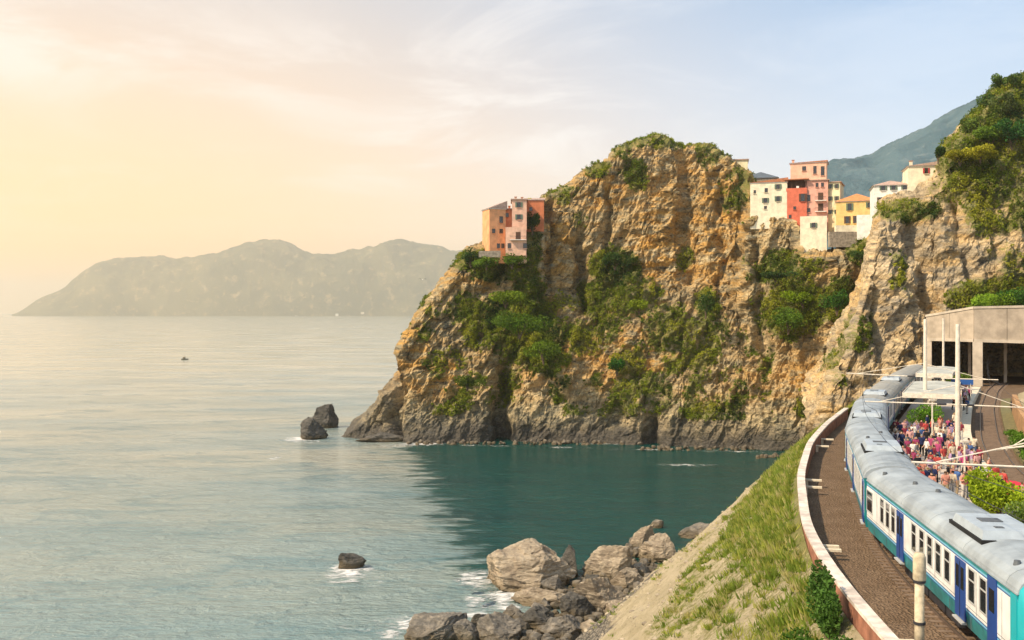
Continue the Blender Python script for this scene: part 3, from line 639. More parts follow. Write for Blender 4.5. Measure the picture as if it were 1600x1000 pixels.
def carriage(s0, s1, label, cab=False, doors=(), wins=(), big=(), roofm=None, acs=(), vents=()):
    A = TR(s0, 4.55); B = TR(s1, 4.55); L = float(np.hypot(*(B - A)[:2])) - 0.5; rz = -math.atan2(B[0] - A[0], B[1] - A[1])
    e = empty('train_carriage', (A[0], A[1], ZR), rz, label=label, cat='train carriage', group='carriages of the train')
    y0, y1 = 0.0, L
    bands = [(0.80, 1.36, 1), (1.36, 1.40, 2), (1.40, 1.47, 3), (1.47, 1.51, 2), (1.51, 3.10, 0), (3.10, 3.145, 2), (3.145, 3.215, 3), (3.215, 3.36, 1)]
    hw = lambda z_: 1.36 + 0.09 * min(1, (z_ - 0.80) / 0.5) 
    right = [(hw(a), a) for a, b, m in bands] + [(1.45, 3.36)]
    sec = right + [(-x, z_) for x, z_ in reversed(right)]
    mi = [b[2] for b in bands] + [0] + [b[2] for b in reversed(bands)] + [1]
    body = MB().prism(sec, y0, y1, mi).build('body', [M_WHITE, M_TEAL, M_BLUE, M_LBLUE], e)
    rs = ROOFC + [(-x, z_) for x, z_ in reversed(ROOFC[:-1])] + [(-1.455, 3.362), (1.455, 3.362)]
    roof = MB().prism(rs, y0 - 0.02, y1 + 0.02).build('roof', roofm or M_ROOF, e)
    gm = MB()
    for sx in (-1, 1): gm.box((sx * 1.462, L / 2, 3.37), (0.05, L, 0.05))
    for k in range(int(L / 4.3)):
        yy_ = 1 + k * 4.3
        pts = [(x * 1.003, yy_, z_ + 0.012) for x, z_ in ROOFC] + [(-x * 1.003, yy_, z_ + 0.012) for x, z_ in reversed(ROOFC[:-1])]
        gm.tube(pts, 0.008, 4)
    gm.build('roof_seam', roofm or M_ROOF, roof)
    ps = MB()
    for sx in (-1, 1):
        for q in np.arange(1.35, L - .5, 2.45):
            ps.box((sx * 1.452, q, 2.3), (.008, .018, 1.5)); ps.box((sx * 1.44, q + .6, 1.1), (.012, .018, .5))
        ps.box((sx * 1.452, L / 2, 1.62), (.008, L - .2, .015))
    ps.build('panel_seam', M_AC2, body)
    for sx in (-1, 1):
        for yd in doors:
            d = MB(); d.box((sx * 1.46, yd, 2.03), (0.05, 1.15, 2.10)); dd = d.build('door', M_BLUE, e)
            g_ = MB(); 
            for q in (-.27, .27): g_.box((sx * 1.487, yd + q, 2.45), (0.012, 0.34, 0.8))
            g_.build('pane', M_GLASS, dd); MB().box((sx * 1.487, yd, 2.03), (0.012, 0.04, 2.0)).build('seam', M_RUB, dd)
            MB().box((sx * 1.50, yd, 0.90), (0.18, 1.1, 0.06)).build('step', M_FRAME, e)
        for yw, wz, ww, wh in [(q, 2.45, 0.62, 1.1) for q in wins] + [(q, 2.40, 1.2, 1.0) for q in big]:
            f = MB(); X_ = sx * 1.462
            for q in (-1, 1): f.box((X_, yw + q * (ww / 2 + .03), wz), (0.05, .06, wh + .12)); f.box((X_, yw, wz + q * (wh / 2 + .03)), (0.048, ww, .06))
            f.box((X_, yw, wz + wh * 0.17), (0.046, ww, .05))
            ff = f.build('window', M_FRAME, e)
            MB().box((sx * 1.455, yw, wz), (0.03, ww, wh)).build('pane', M_GLASS, ff)
    for ya, la in acs:
        a = MB(); hh = 0.26
        b_ = [(-1.05, ya - la / 2), (1.05, ya - la / 2), (1.05, ya + la / 2), (-1.05, ya + la / 2)]
        t2 = [(x * .88, y + (0.25 if y < ya else -0.25)) for x, y in b_]
        v = [(x, y, 3.80) for x, y in b_] + [(x, y, 4.04 + hh) for x, y in t2]
        a.add(v, [(0, 1, 5, 4), (1, 2, 6, 5), (2, 3, 7, 6), (3, 0, 4, 7), (4, 5, 6, 7)])
        au = a.build('air_conditioner', M_AC, roof)
        MB().box((0, ya, 3.93), (2.16, la + .12, .14)).build('hood_shade_strip', M_RUB, au)  # black strip added as the shadow along the hood's foot
        MB().box((-0.1, ya + 0.3, 4.05 + hh), (0.75, 0.62, 0.04)).build('grille', M_AC2, roof)
        MB().box((-0.2, ya - la * .27, 4.05 + hh), (0.3, 0.25, 0.03)).build('grille', M_AC2, roof)
    for xv, yv in vents:
        zz = np.interp(abs(xv), [0, .4, .8, 1.12, 1.33], [4.05, 4.03, 3.95, 3.84, 3.68]); MB().tube([(xv, yv, zz - .05), (xv, yv, zz + 0.12)], 0.13, 10, r2=0.10).build('roof_vent', M_AC2, roof)
    for yb in (3.4, L - 3.4):
        bo = MB(); 
        for sx in (-1, 1): bo.box((sx * 1.0, yb, .52), (.14, 3.0, .22)); bo.box((sx * 1.0, yb, .75), (.3, .9, .25))
        bo.box((0, yb, .55), (2.0, .5, .3)); bg = bo.build('bogie', M_DARK, e)
        for dy in (-1.2, 1.2):
            for sx in (-.75, .75): MB().tube([(sx - .07, yb + dy, .46), (sx + .07, yb + dy, .46)], .45, 18).build('wheel', M_STEEL, bg)
    ub = MB()
    for k, q in enumerate((0.36, 0.46, 0.56, 0.64)): ub.box((0, L * q, .52), (2.3, 1.6 + .5 * (k % 2), .52))
    ub.build('underframe_box', M_DARK, e)
    if cab:
        # rounded cab nose: frames a windscreen
        c = MB(); rings = []
        full = [(hw(.8), .8), (1.45, 1.5), (1.45, 3.1), (1.40, 3.5), (1.1, 3.84), (.5, 4.02), (0, 4.05)]
        full = full + [(-x, z_) for x, z_ in reversed(full[:-1])]
        for (yy_, k, zk) in ((0.02, 1.004, 0.003), (-0.18, 0.985, -0.01), (-0.42, 0.93, -0.05), (-0.62, 0.84, -0.13)):
            rings.append([(x * k, yy_, (z_ - 2.3) * (1 + zk * .9) + 2.3) for x, z_ in full])
        n_ = len(full); v = [q for r_ in rings for q in r_]; f = [(i * n_ + k, i * n_ + (k + 1) % n_, (i + 1) * n_ + (k + 1) % n_, (i + 1) * n_ + k) for i in range(3) for k in range(n_)]
        f.append(tuple(3 * n_ + k for k in range(n_))); c.add(v, f); cb = c.build('cab', M_CYAN, e, True); bevel(cb, .05, 3)
        for q in (-.56, .56): 
            MB().box((q, -.63, 2.75), (.98, .05, .95)).build('windscreen', M_GLASS, cb)
        MB().box((0, -.64, 1.9), (2.2, .05, .25)).build('stripe', M_WHITE, cb)
        for q in (-.85, .85): MB().tube([(q, -.60, 1.35), (q, -.70, 1.35)], .13, 14).build('headlight', M_LAMP, cb)
        for q in (-.8, .8): MB().tube([(q, -.6, .95), (q, -1.1, .95)], .12, 10, r2=.2).build('buffer', M_DARK, cb)
        for sx in (-1, 1):
            d = MB(); d.box((sx * 1.46, 2.2, 2.05), (.05, .85, 2.5)); dd = d.build('cab_door', M_BLUE, e); MB().box((sx * 1.49, 2.2, 2.55), (.012, .5, .75)).build('pane', M_GLASS, dd)
            MB().box((sx * 1.463, 0.28, 2.05), (.045, .5, 2.5)).build('corner_panel', M_CYAN, e)
    g_ = MB(); g_.box((0, L + 0.24, 2.1), (1.9, .52, 2.5)); 
    for k in range(4): g_.box((0, L + .06 + k * .12, 2.1), (2.05, .05, 2.65))
    g_.build('gangway_bellows', M_RUB, e)
    return e
carriage(30.2, 52.2, 'nearest white carriage with turquoise cab end and dark blue doors', True, (5.5, 14.0), (3.06, 4.25, 7.06, 8.2, 9.35, 10.5, 11.7, 15.2, 16.25, 17.35), (20.0,), acs=((6.3, 3.6), ), vents=((-0.9, 1.6), (-0.35, 15.8), (0.1, 13.8), (0.7, 3.4), (-0.9, 19.2)))
carriage(52.2, 74.2, 'second carriage at the bend with a single roof hood', False, (0.9, 10.5, 19), (3.4, 4.8, 6.2, 7.6, 9.0, 12, 13.4, 14.8, 16.2, 17.6), (), M_ROOF, acs=((7.6, 3.4),), vents=((-0.5, 12), (0.5, 15)))
carriage(74.2, 96.2, 'third carriage with a roof hood just past its near end', False, (2, 10.5, 19), (4, 5.4, 6.8, 8.2, 12.4, 13.8, 15.2, 16.6), (), M_ROOF, acs=((5, 2.6),))
carriage(96.2, 118.2, 'fourth carriage with weathered beige roof beside the canopy', False, (2, 10.5, 19), (4, 5.4, 6.8, 12.4, 13.8, 15.2), (), M_ROOF2, acs=((5.5, 3.4),))
carriage(118.2, 140.2, 'fifth carriage with weathered roof running toward the concrete gallery', False, (2, 10.5, 19), (4, 5.4, 6.8, 12.4, 13.8), (), M_ROOF2, acs=((6, 3.2),))
carriage(140.2, 162, 'last carriage entering the dark gallery opening', False, (3, 12.5), (6, 7.4, 8.8), (), M_ROOF2)

# ------------------------------------------------------------------ masts and wires
def mast(x, y, h, r, label, arms=(), base=22.5, kind='steel'):
    e = empty('catenary_mast', (x, y, base), -head_at(s_of_y(y)), label=label, cat='mast', group='overhead line masts')
    MB().tube([(0, 0, -.3), (0, 0, h * .5), (0, 0, h)], r, 10, r2=r * .75).build('pole', M_MAST, e)
    MB().box((0, 0, .12), (r * 3.4, r * 3.4, .35)).build('base', M_SLABC, e)
    for (dx, z_, rise) in arms:
        b = MB(); b.tube([(0, 0, z_), (dx, 0, z_ + rise)], .055, 6); b.tube([(0, 0, z_ + 1.5), (dx * .85, 0, z_ + rise)], .03, 5)
        bb = b.build('arm', M_MAST, e); MB().tube([(dx * .12, 0, z_ + rise * .12), (dx * .22, 0, z_ + rise * .22)], .08, 8).build('insulator', M_DARK, bb)
    return e
mast(44.1, 105.0, 10.8, .22, 'tall pale mast beside the platform canopy', ((-8.0, 4.6, 0.2), (7.0, 4.5, 0)))
mast(33.8, 74.6, 10.6, .20, 'tallest pale mast standing amid the crowd', ((-6.6, 4.5, 0.05), (5.2, 4.5, -0.1)))
mast(70.6, 161.0, 10.5, .20, 'slim pale mast in front of the gallery opening', ())
e = mast(24.6, 44.0, 9.0, .2, 'mast right of the frame whose long arm crosses above the train roof', ((-6.4, 4.9, 0.15),), 22.1)
mast(30.2, 53.5, 9.0, .2, 'mast at the right edge whose short arm reaches over the trench', ((-3.6, 4.9, -.6),), 22.1)
# lamp posts on the platform
for k, (x, y, h, lb) in enumerate(((28.9, 62.8, 3.2, 'short pale post beside the bright green bush'), (37.6, 88, 3.6, 'thin platform lamp post amid the crowd left of the tallest mast'), (47.5, 104, 3.4, 'thin platform lamp post behind the tallest mast'))):
    e = empty('lamp_post', (x, y, 22.5), label=lb, cat='lamp post', group='platform lamp posts')
    MB().tube([(0, 0, 0), (0, 0, h)], .07, 8).build('pole', M_MAST, e); m_ = MB(); m_.box((0, 0, h + .06), (.5, .22, .12)); m_.build('lamp', M_MAST, e)
M_POST = plain('weathered post', (0.50, 0.42, 0.29), 0.9, 0.3, 3, bump=0.02)
# short post in front of the nearest carriage
e = empty('concrete_post', (14.0, 33.8, 21.84), label='short cream concrete post with two dark collars before the nearest carriage', cat='post')
MB().tube([(0, 0, 0), (0, 0, 2.9)], .17, 14, r2=.155).build('shaft', M_POST, e, True)
MB().tube([(0, 0, 2.9), (0, 0, 3.0), (0, 0, 3.75), (0, 0, 3.9)], [.16, .22, .21, .15], 14).build('cap', M_POST, e, True)
for z_ in (1.45, 2.88): MB().tube([(0, 0, z_), (0, 0, z_ + .09)], .20, 14).build('collar', M_DARK, e)
# contact wires
for nc, s0, s1, lb in ((4.4, 12, 165, 'overhead wires strung above the train'), (14.9, 40, 165, 'overhead wires strung above the curved trench track')):
    mb = MB()
    st = list(np.arange(s0, s1, 3.0))
    mb.tube([tuple(TR(s_, nc, 27.1)) for s_ in st], .014, 4)
    mb.tube([tuple(TR(s_, nc, 28.2 - 0.55 * abs(math.sin(s_ * math.pi / 30)))) for s_ in st], .014, 4)
    props(mb.build('overhead_wire', M_DARK), lb, 'overhead wire', 'overhead wires')
# canopy
def canopy(s0, s1, n0, n1, z_, label):
    c0 = TR((s0 + s1) / 2, (n0 + n1) / 2); e = empty('platform_canopy', (c0[0], c0[1], 22.5), label=label, cat='canopy', group='platform canopies')
    inv = Matrix.Translation((-c0[0], -c0[1], -22.5))
    r = sweep('roof', [(n0, z_ - .1), (n0, z_ + .12), ((n0 + n1) / 2, z_ + .28), (n1, z_ + .12), (n1, z_ - .1)], s0, s1, 1.5, plain('canopy felt', (0.42, 0.42, 0.37), 0.85, 0.25, .6)); r.parent = e; r.matrix_parent_inverse = inv
    for nn in (n0 - .06, n1):
        f = sweep('fascia', [(nn, z_ - .28), (nn, z_ + .2), (nn + .055, z_ + .2), (nn + .055, z_ - .28)], s0, s1, 1.5, M_MAST); f.parent = e; f.matrix_parent_inverse = inv
    p = TR(s0, (n0 + n1) / 2); f = MB().box((p[0] + .0, p[1], z_ - .04), (n1 - n0 + .12, .06, .5), rz=-head_at(s0)).build('fascia', M_MAST); f.parent = e; f.matrix_parent_inverse = inv
    q = s0 + 2
    while q < s1:
        p = TR(q, (n0 + n1) / 2); f = MB().tube([(p[0], p[1], 22.5), (p[0], p[1], z_)], .1, 8).build('post', M_MAST); f.parent = e; f.matrix_parent_inverse = inv; q += 6
canopy(108, 128, 6.9, 12.0, 25.5, 'pale platform canopy behind the crowd')
canopy(132, 150, 6.9, 11.0, 26.2, 'farther platform canopy near the gallery')
# platform signs and clutter
e = empty('station_sign', tuple(TR(138, 12.0, 22.5)), -head_at(138), label='blue station sign on two posts near the gallery opening', cat='sign')
MB().box((0, 0, 2.6), (2.6, .08, .7)).build('board', plain('sign blue', (0.02, 0.09, 0.30), .5, .05), e)
for q in (-1, 1): MB().tube([(q, 0, 0), (q, 0, 2.4)], .05, 8).build('post', M_MAST, e)

# ------------------------------------------------------------------ concrete gallery over the line
M_CONC = plain('gallery concrete', (0.40, 0.33, 0.25), 0.9, 0.22, 0.5, bump=0.03)
M_CONC2 = plain('gallery edge concrete', (0.48, 0.41, 0.32), 0.9, 0.2, 0.5, bump=0.03)
e = empty('railway_gallery', (76, 162, 21.8), label='long beige concrete gallery with dark openings over the tracks', cat='building')
pts = [(71.5, 170.0, 33.2, 29.6), (76.3, 162.5, 34.6, 29.6), (90, 157.0, 34.9, 29.3), (112, 149, 35.6, 29.0)]
def gpart(name, mb, mat): 
    o = mb.build(name, mat, e); o.location = (-76, -162, -21.8); return o
for i in range(3):
    (x0, y0, t0, b0), (x1, y1, t1, b1) = pts[i], pts[i + 1]
    L = math.hypot(x1 - x0, y1 - y0); n_ = max(1, round(L / 4.9)); dx_, dy_ = (x1 - x0) / L, (y1 - y0) / L; nx, ny = -dy_, dx_
    if ny > 0: nx, ny = -nx, -ny
    for k in range(n_):
        a, b = k / n_, (k + 1) / n_; g0 = .03 / L
        q = [(x0 + dx_ * L * (a + g0), y0 + dy_ * L * (a + g0), b0 + (b1 - b0) * a, t0 + (t1 - t0) * a), (x0 + dx_ * L * (b - g0), y0 + dy_ * L * (b - g0), b0 + (b1 - b0) * b, t0 + (t1 - t0) * b)]
        v = []
        for (x, y, zb_, zt_) in q: v += [(x, y, zb_), (x, y, zt_), (x - nx * .6, y - ny * .6, zt_), (x - nx * .6, y - ny * .6, zb_)]
        gpart('panel', MB().add(v, [(0, 4, 5, 1), (1, 5, 6, 2), (2, 6, 7, 3), (3, 7, 4, 0), (0, 1, 2, 3), (7, 6, 5, 4)]), M_CONC)
    v = []
    for (x, y, zt_) in ((x0, y0, t0), (x1, y1, t1)):
        v += [(x + nx * .12, y + ny * .12, zt_ + .002), (x + nx * .12, y + ny * .12, zt_ + .38), (x - nx * .7, y - ny * .7, zt_ + .38), (x - nx * .7, y - ny * .7, zt_ + .002)]
    gpart('coping', MB().add(v, [(0, 4, 5, 1), (1, 5, 6, 2), (2, 6, 7, 3), (3, 7, 4, 0), (0, 1, 2, 3), (7, 6, 5, 4)]), M_CONC2)
    v = []
    for (x, y, zt_) in ((x0, y0, b0), (x1, y1, b1)):
        v += [(x + nx * .2, y + ny * .2, zt_ - .5), (x + nx * .2, y + ny * .2, zt_ - .003), (x - nx * .7, y - ny * .7, zt_ - .003), (x - nx * .7, y - ny * .7, zt_ - .5)]
    gpart('lintel', MB().add(v, [(0, 4, 5, 1), (1, 5, 6, 2), (2, 6, 7, 3), (3, 7, 4, 0), (0, 1, 2, 3), (7, 6, 5, 4)]), M_CONC2)
M_TUN = plain('dark inner concrete', (0.045, 0.047, 0.05), 0.9, 0.3, .5)  # dark concrete of the deck and inner walls
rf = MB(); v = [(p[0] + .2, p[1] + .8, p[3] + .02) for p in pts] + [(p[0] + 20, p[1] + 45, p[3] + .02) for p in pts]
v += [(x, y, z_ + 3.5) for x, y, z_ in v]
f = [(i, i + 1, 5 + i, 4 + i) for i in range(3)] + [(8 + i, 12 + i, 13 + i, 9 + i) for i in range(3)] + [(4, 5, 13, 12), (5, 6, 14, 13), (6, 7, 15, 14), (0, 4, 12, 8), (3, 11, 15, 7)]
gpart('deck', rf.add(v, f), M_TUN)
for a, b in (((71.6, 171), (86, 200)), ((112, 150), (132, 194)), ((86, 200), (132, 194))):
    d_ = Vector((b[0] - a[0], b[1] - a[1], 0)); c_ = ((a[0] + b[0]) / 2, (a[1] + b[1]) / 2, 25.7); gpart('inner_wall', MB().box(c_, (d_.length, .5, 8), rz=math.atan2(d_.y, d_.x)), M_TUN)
for (x, y, wd) in ((71.9, 169.6, .9), (77.0, 162.6, 1.5), (94, 156.2, 1.2)):
    gpart('pillar', MB().box((x, y, 25.4), (wd, wd, 7.5), rz=-.5), M_CONC2)
# inside: pale strips of a second row of columns catching some light
for k in range(2): gpart('inner_column', MB().box((80 + k * 5.5, 172 - k * 1.5, 25.4), (.5, .5, 7.6), rz=-.4), M_CONC)
# ================================================================== houses
def wallm(name, c): return plain(name, c, 0.9, 0.17, 0.7, bump=0.03)
PW = dict(orange=wallm('orange plaster', (0.72, 0.34, 0.16)), redor=wallm('brick orange plaster', (0.62, 0.20, 0.09)), peach=wallm('peach plaster', (0.70, 0.43, 0.30)),
          cream=wallm('cream plaster', (0.76, 0.68, 0.50)), white=wallm('off white plaster', (0.80, 0.77, 0.70)), red=wallm('red plaster', (0.60, 0.155, 0.09)), pink=wallm('pink plaster', (0.68, 0.36, 0.27)),
          yellow=wallm('yellow plaster', (0.74, 0.50, 0.19)), stone=plain('grey stone wall', (0.30, 0.25, 0.19), 0.95, 0.4, 1.5, bump=0.2), pale=wallm('pale yellow plaster', (0.74, 0.66, 0.42)))
M_TILE = plain('terracotta tiles', (0.42, 0.17, 0.085), 0.9, 0.3, 2.0, bump=0.04)
M_TILE2 = plain('faded pink tiles', (0.42, 0.29, 0.23), 0.9, 0.25, 2.0, bump=0.04)
M_SLATE = plain('slate roof', (0.10, 0.12, 0.14), 0.8, 0.25, 2.0)
M_SHUT = plain('dark green shutter', (0.13, 0.19, 0.13), 0.7, 0.1)
M_SHUTB = plain('brown shutter', (0.10, 0.05, 0.03), 0.7, 0.1)
M_SHUTR = plain('red shutter', (0.50, 0.035, 0.04), 0.7, 0.1)
M_TRIM = plain('white trim', (0.78, 0.75, 0.68), 0.7, 0.05)
def house(name, label, x, y, w, d, z0, z1, rot, wall, wins=(), roof='flat', roofm=None, group=None, roofh=1.4, ov=.35, balc=(), chim=()):
    """x, y: middle of the front face; wins: (face, u, z, w, h, shutter material); face f front, l left, r right; u metres from the face's left end"""
    e = empty(name, (x, y, z0), rot, label=label, cat='house', group=group or 'houses on the headland')
    h = z1 - z0
    MB().box((0, d / 2, h / 2), (w, d, h)).build('wall', wall, e)
    rm = roofm or M_TILE2
    if roof == 'flat':
        MB().box((0, d / 2, h + .12), (w + 2 * ov, d + 2 * ov, .24)).build('roof', rm, e); top = h + .24
    elif roof == 'terrace':
        r = MB(); 
        for sx in (-1, 1): r.box((sx * (w / 2 - .1), d / 2, h + .45), (.22, d + .03, .9))
        for yy in (.1, d - .1): r.box((0, yy, h + .45), (w - .45, .22, .9))
        r.build('roof_parapet', wall, e); MB().box((0, d / 2, h + .05), (w - .44, d - .4, .1)).build('roof', rm, e); top = h
    else:
        a, b = w / 2 + ov, d / 2 + ov; r = MB(); zt = h + roofh
        if roof == 'hip':
            rl = max(0.2, abs(a - b)); v = [(-a, d / 2 - b, h), (a, d / 2 - b, h), (a, d / 2 + b, h), (-a, d / 2 + b, h)]
            t2 = [(-rl, d / 2, zt), (rl, d / 2, zt)] if a >= b else [(0, d / 2 - rl, zt), (0, d / 2 + rl, zt)]
            f = [(0, 1, 5, 4), (1, 2, 5), (2, 3, 4, 5), (3, 0, 4)] if a >= b else [(0, 1, 4), (1, 2, 5, 4), (2, 3, 5), (3, 0, 4, 5)]
            r.add(v + t2, f + [(3, 2, 1, 0)])
        elif roof == 'gable':
            v = [(-a, d / 2 - b, h), (a, d / 2 - b, h), (a, d / 2 + b, h), (-a, d / 2 + b, h), (-a, d / 2, zt), (a, d / 2, zt)]
            r.add(v, [(0, 1, 5, 4), (1, 2, 5), (2, 3, 4, 5), (3, 0, 4), (3, 2, 1, 0)])
        elif roof == 'shed':   # rises to the right
            v = [(-a, d / 2 - b, h + .02), (a, d / 2 - b, h + .02), (a, d / 2 + b, h + .02), (-a, d / 2 + b, h + .02), (a, d / 2 - b, zt), (a, d / 2 + b, zt)]
            r.add(v, [(0, 1, 4), (3, 5, 2), (0, 4, 5, 3), (1, 2, 5, 4), (3, 2, 1, 0)])
        ro = r.build('roof', rm, e); top = h + roofh * .5
        MB().box((0, d / 2, h - .08), (w + ov * 1.2, d + ov * 1.2, .15)).build('eaves', M_TRIM, e)
    for (cx, cy) in chim:
        c = MB(); c.box((cx, cy, top + .4), (.6, .6, 1.2)); cc = c.build('chimney', wall, e); MB().box((cx, cy, top + 1.08), (.8, .8, .14)).build('cap', M_TILE, cc)
    for wn in wins:
        f_, u, zc, ww, wh = wn[:5]; sm_ = wn[5] if len(wn) > 5 else None
        if f_ == 'f': P_ = lambda du, dn, dz: (-w / 2 + u + du, -dn, zc + dz); D_ = lambda a, n_, b: (a, n_, b)
        elif f_ == 'l': P_ = lambda du, dn, dz: (-w / 2 - dn, d - u - du, zc + dz); D_ = lambda a, n_, b: (n_, a, b)
        else: P_ = lambda du, dn, dz: (w / 2 + dn, u + du, zc + dz); D_ = lambda a, n_, b: (n_, a, b)
        fm = MB()
        for q in (-1, 1): fm.box(P_(q * (ww / 2 + .03), .03, 0), D_(.06, .08, wh + .12)); fm.box(P_(0, .03, q * (wh / 2 + .03)), D_(ww, .08, .06))
        fm.box(P_(0, .03, 0), D_(.05, .06, wh))
        wo_ = fm.build('window', M_SHUTB, e)
        MB().box(P_(0, .005, 0), D_(ww, .04, wh)).build('pane', M_GLASS, wo_)
        MB().box(P_(0, .14, -wh / 2 - .16), D_(ww + .4, .2, .06)).build('sill', wall, wo_)
        if sm_:
            for q in (-1, 1):
                s_ = MB(); s_.box(P_(q * (ww * .75 + .10), .09, 0), D_(ww * .46, .06, wh + .1))
                for k in range(5): s_.box(P_(q * (ww * .75 + .10), .13, -wh * .4 + k * wh * .2), D_(ww * .38, .03, .06))
                s_.build('shutter', sm_, wo_)
    for (u0, u1, zb_) in balc:
        MB().box(((u0 + u1) / 2 - w / 2, -.55, zb_), (u1 - u0, 1.1, .16)).build('balcony_floor', M_TRIM, e)
        b = MB(); b.box(((u0 + u1) / 2 - w / 2, -1.06, zb_ + 1.0), (u1 - u0, .06, .07))
        for k in range(int((u1 - u0) / .25) + 1): b.box((u0 - w / 2 + k * .25, -1.06, zb_ + .54), (.04, .04, .92))
        b.build('railing', M_DARK, e)
        MB().box(((u0 + u1) / 2 - w / 2, -.02, zb_ + 1.15), (min(1.3, (u1 - u0) * .5), .06, 2.1)).build('balcony_door', M_SHUTB, e)
    return e
def HP_(px, py, D): p = W(px, py, D); return p
def hz(py, D): return H - (py - 488) / F * D
def hx(px, D): return (px - 800) / F * D
# left cluster, D ~ 268
def hs_(name, label, pl, pr, pt, pb, D, dep, wall, rot=0.0, **k):
    x0, x1 = hx(pl, D), hx(pr, D)
    if k.get('group') == 'houses beside the gap': rot -= .30
    return house(name, label, (x0 + x1) / 2, D, x1 - x0, dep, hz(pb, D) - 3.0, hz(pt, D), rot, wall, **k)
zz = lambda py, pb, D: hz(py, D) - (hz(pb, D) - 3.0)      # height of a window above a house's base
hs_('house', 'tall orange house at the left end of the headland above the sea', 764, 791, 326, 394, 269, 6, PW['orange'], rot=0.36, roof='shed', roofh=2.2, roofm=M_TILE2,
    wins=(('f', 3.4, zz(343, 394, 269), .9, 1.7), ('f', 3.4, zz(361, 394, 269), .9, 1.1), ('f', 2.6, zz(384, 394, 269), .8, 1.2), ('f', 3.9, zz(384, 394, 269), .8, 1.2), ('f', 1.2, zz(361, 394, 269), .8, 1.1)))
hs_('house', 'narrow red orange house squeezed between the tall orange house and the peach tower', 784, 802, 327, 394, 271, 9, PW['redor'], roof='flat', wins=(('f', 1.5, zz(336, 394, 271), .7, 1.0),), chim=((0.5, 4),))
hs_('house', 'peach tower house with two dark windows above the balcony block', 800, 823, 312, 394, 270, 10, PW['peach'], roof='flat', roofm=M_TILE2,
    wins=(('f', 1.9, zz(320, 394, 270), .9, 1.3, M_SHUT), ('f', 1.9, zz(339, 394, 270), .9, 1.3, M_SHUT)), chim=((-1.0, 5), (0.8, 6)))
hs_('house', 'low peach balcony block at the foot of the peach tower', 790, 822, 360, 382, 267.3, 2.4, PW['peach'], roof='terrace',
    wins=(('f', 1.0, zz(386, 384, 267), .8, 1.3), ('f', 5.3, zz(386, 384, 267), 1.0, 1.2)), balc=((1.2, 5.6, zz(377, 384, 267)),))
hs_('house', 'low red orange house half hidden where the tall rock rises', 821, 850, 312, 345, 276, 8, PW['redor'], roof='gable', roofm=M_TILE2, roofh=.9, wins=(('f', 1.5, zz(322, 340, 282), .8, .9),))
# right cluster
hs_('house', 'small pale yellow house peeping over the shoulder of the tall rock', 1141, 1168, 250, 284, 282, 8, PW['pale'], rot=.1, roof='flat', wins=(('f', 3.2, zz(264, 282, 290), .8, 1.2),), group='houses beside the gap')
hs_('house', 'long low hall with dark slate roof behind the white house', 1160, 1214, 278, 300, 294, 10, PW['stone'], roof='hip', roofm=M_SLATE, roofh=2.4, group='houses beside the gap')
hs_('house', 'white house with five small windows left of the red house', 1173, 1229, 285, 340, 266, 10, PW['cream'], rot=.03, roof='shed', roofm=M_TILE, roofh=1.2, ov=.25,
    wins=(('f', 4.2, zz(297, 340, 266), .7, 1.0), ('f', 7.3, zz(292, 340, 266), .8, 1.2, M_SHUT), ('f', 4.0, zz(313, 340, 266), .8, 1.2, M_SHUT), ('f', 7.3, zz(311, 340, 266), .8, 1.3, M_SHUT), ('f', 4.0, zz(324, 340, 266), .6, .7), ('f', 1.2, zz(299, 340, 266), .5, .8)), group='houses beside the gap')
e = hs_('house', 'deep red house with a dark open loggia under its eaves', 1229, 1260, 299, 374, 264, 11, PW['red'], roof='terrace', wins=(('f', 4.3, zz(309, 374, 264), .9, 2.0, M_SHUTB), ('f', 2.2, zz(325, 374, 264), .6, .8), ('f', 1.0, zz(338, 374, 264), .6, .8)), group='houses beside the gap')
lz = hz(299, 264) - (hz(374, 264) - 3.0)
for k in range(5): MB().box((-2.55 + k * 1.27, .3, lz + 1.55), (.18, .18, 2.6)).build('loggia_post', M_SHUTB, e)
MB().box((0, 4.2, lz + 1.6), (5.1, 5.5, 2.9)).build('loggia_wall', M_SHUTB, e); MB().box((0, 4.8, lz + 3.2), (6.4, 11.0, .22)).build('loggia_roof', M_TILE, e)
MB().box((.3, .25, lz + 1.0), (.7, .1, .9)).build('washing', M_TRIM, e)
hs_('house', 'pink house with stacked balconies right of the red house', 1259.5, 1293, 282, 344, 263, 10.5, PW['pink'], roof='flat', roofm=M_TILE2, wins=(('f', .8, zz(309, 344, 263), .7, 1.6, None), ('f', .8, zz(328, 344, 263), .7, 1.0), ('f', 2.9, zz(289, 344, 263), .6, 1.0), ('f', 4.3, zz(289, 344, 263), .6, 1.0)),
    balc=((2.4, 5.3, zz(314, 344, 263)), (2.4, 5.3, zz(331, 344, 263))), group='houses beside the gap')
e = hs_('house', 'peach rooftop tower rising above the red and pink houses', 1236, 1290, 254, 284, 267.5, 6, PW['peach'], rot=-.05, roof='shed', roofh=.0 + .4, roofm=M_TILE, wins=(('f', 3.6, zz(263, 284, 267.5), .9, 1.1), ('f', 6.4, zz(266, 284, 267.5), .7, 2.0, None), ('f', 8.4, zz(268, 284, 267.5), .8, 2.4, None)), chim=((-4.2, 3),), group='houses beside the gap')
hs_('house', 'narrow cream house with green shutters right of the pink house', 1293, 1312, 285, 356, 262.6, 10, PW['pale'], rot=-.12, roof='flat', roofm=M_TILE2, wins=tuple(('f', u, zz(py, 356, 262.6), .5, 1.0, M_SHUT) for u in (.8, 2.4) for py in (291, 310, 331)), group='houses beside the gap')
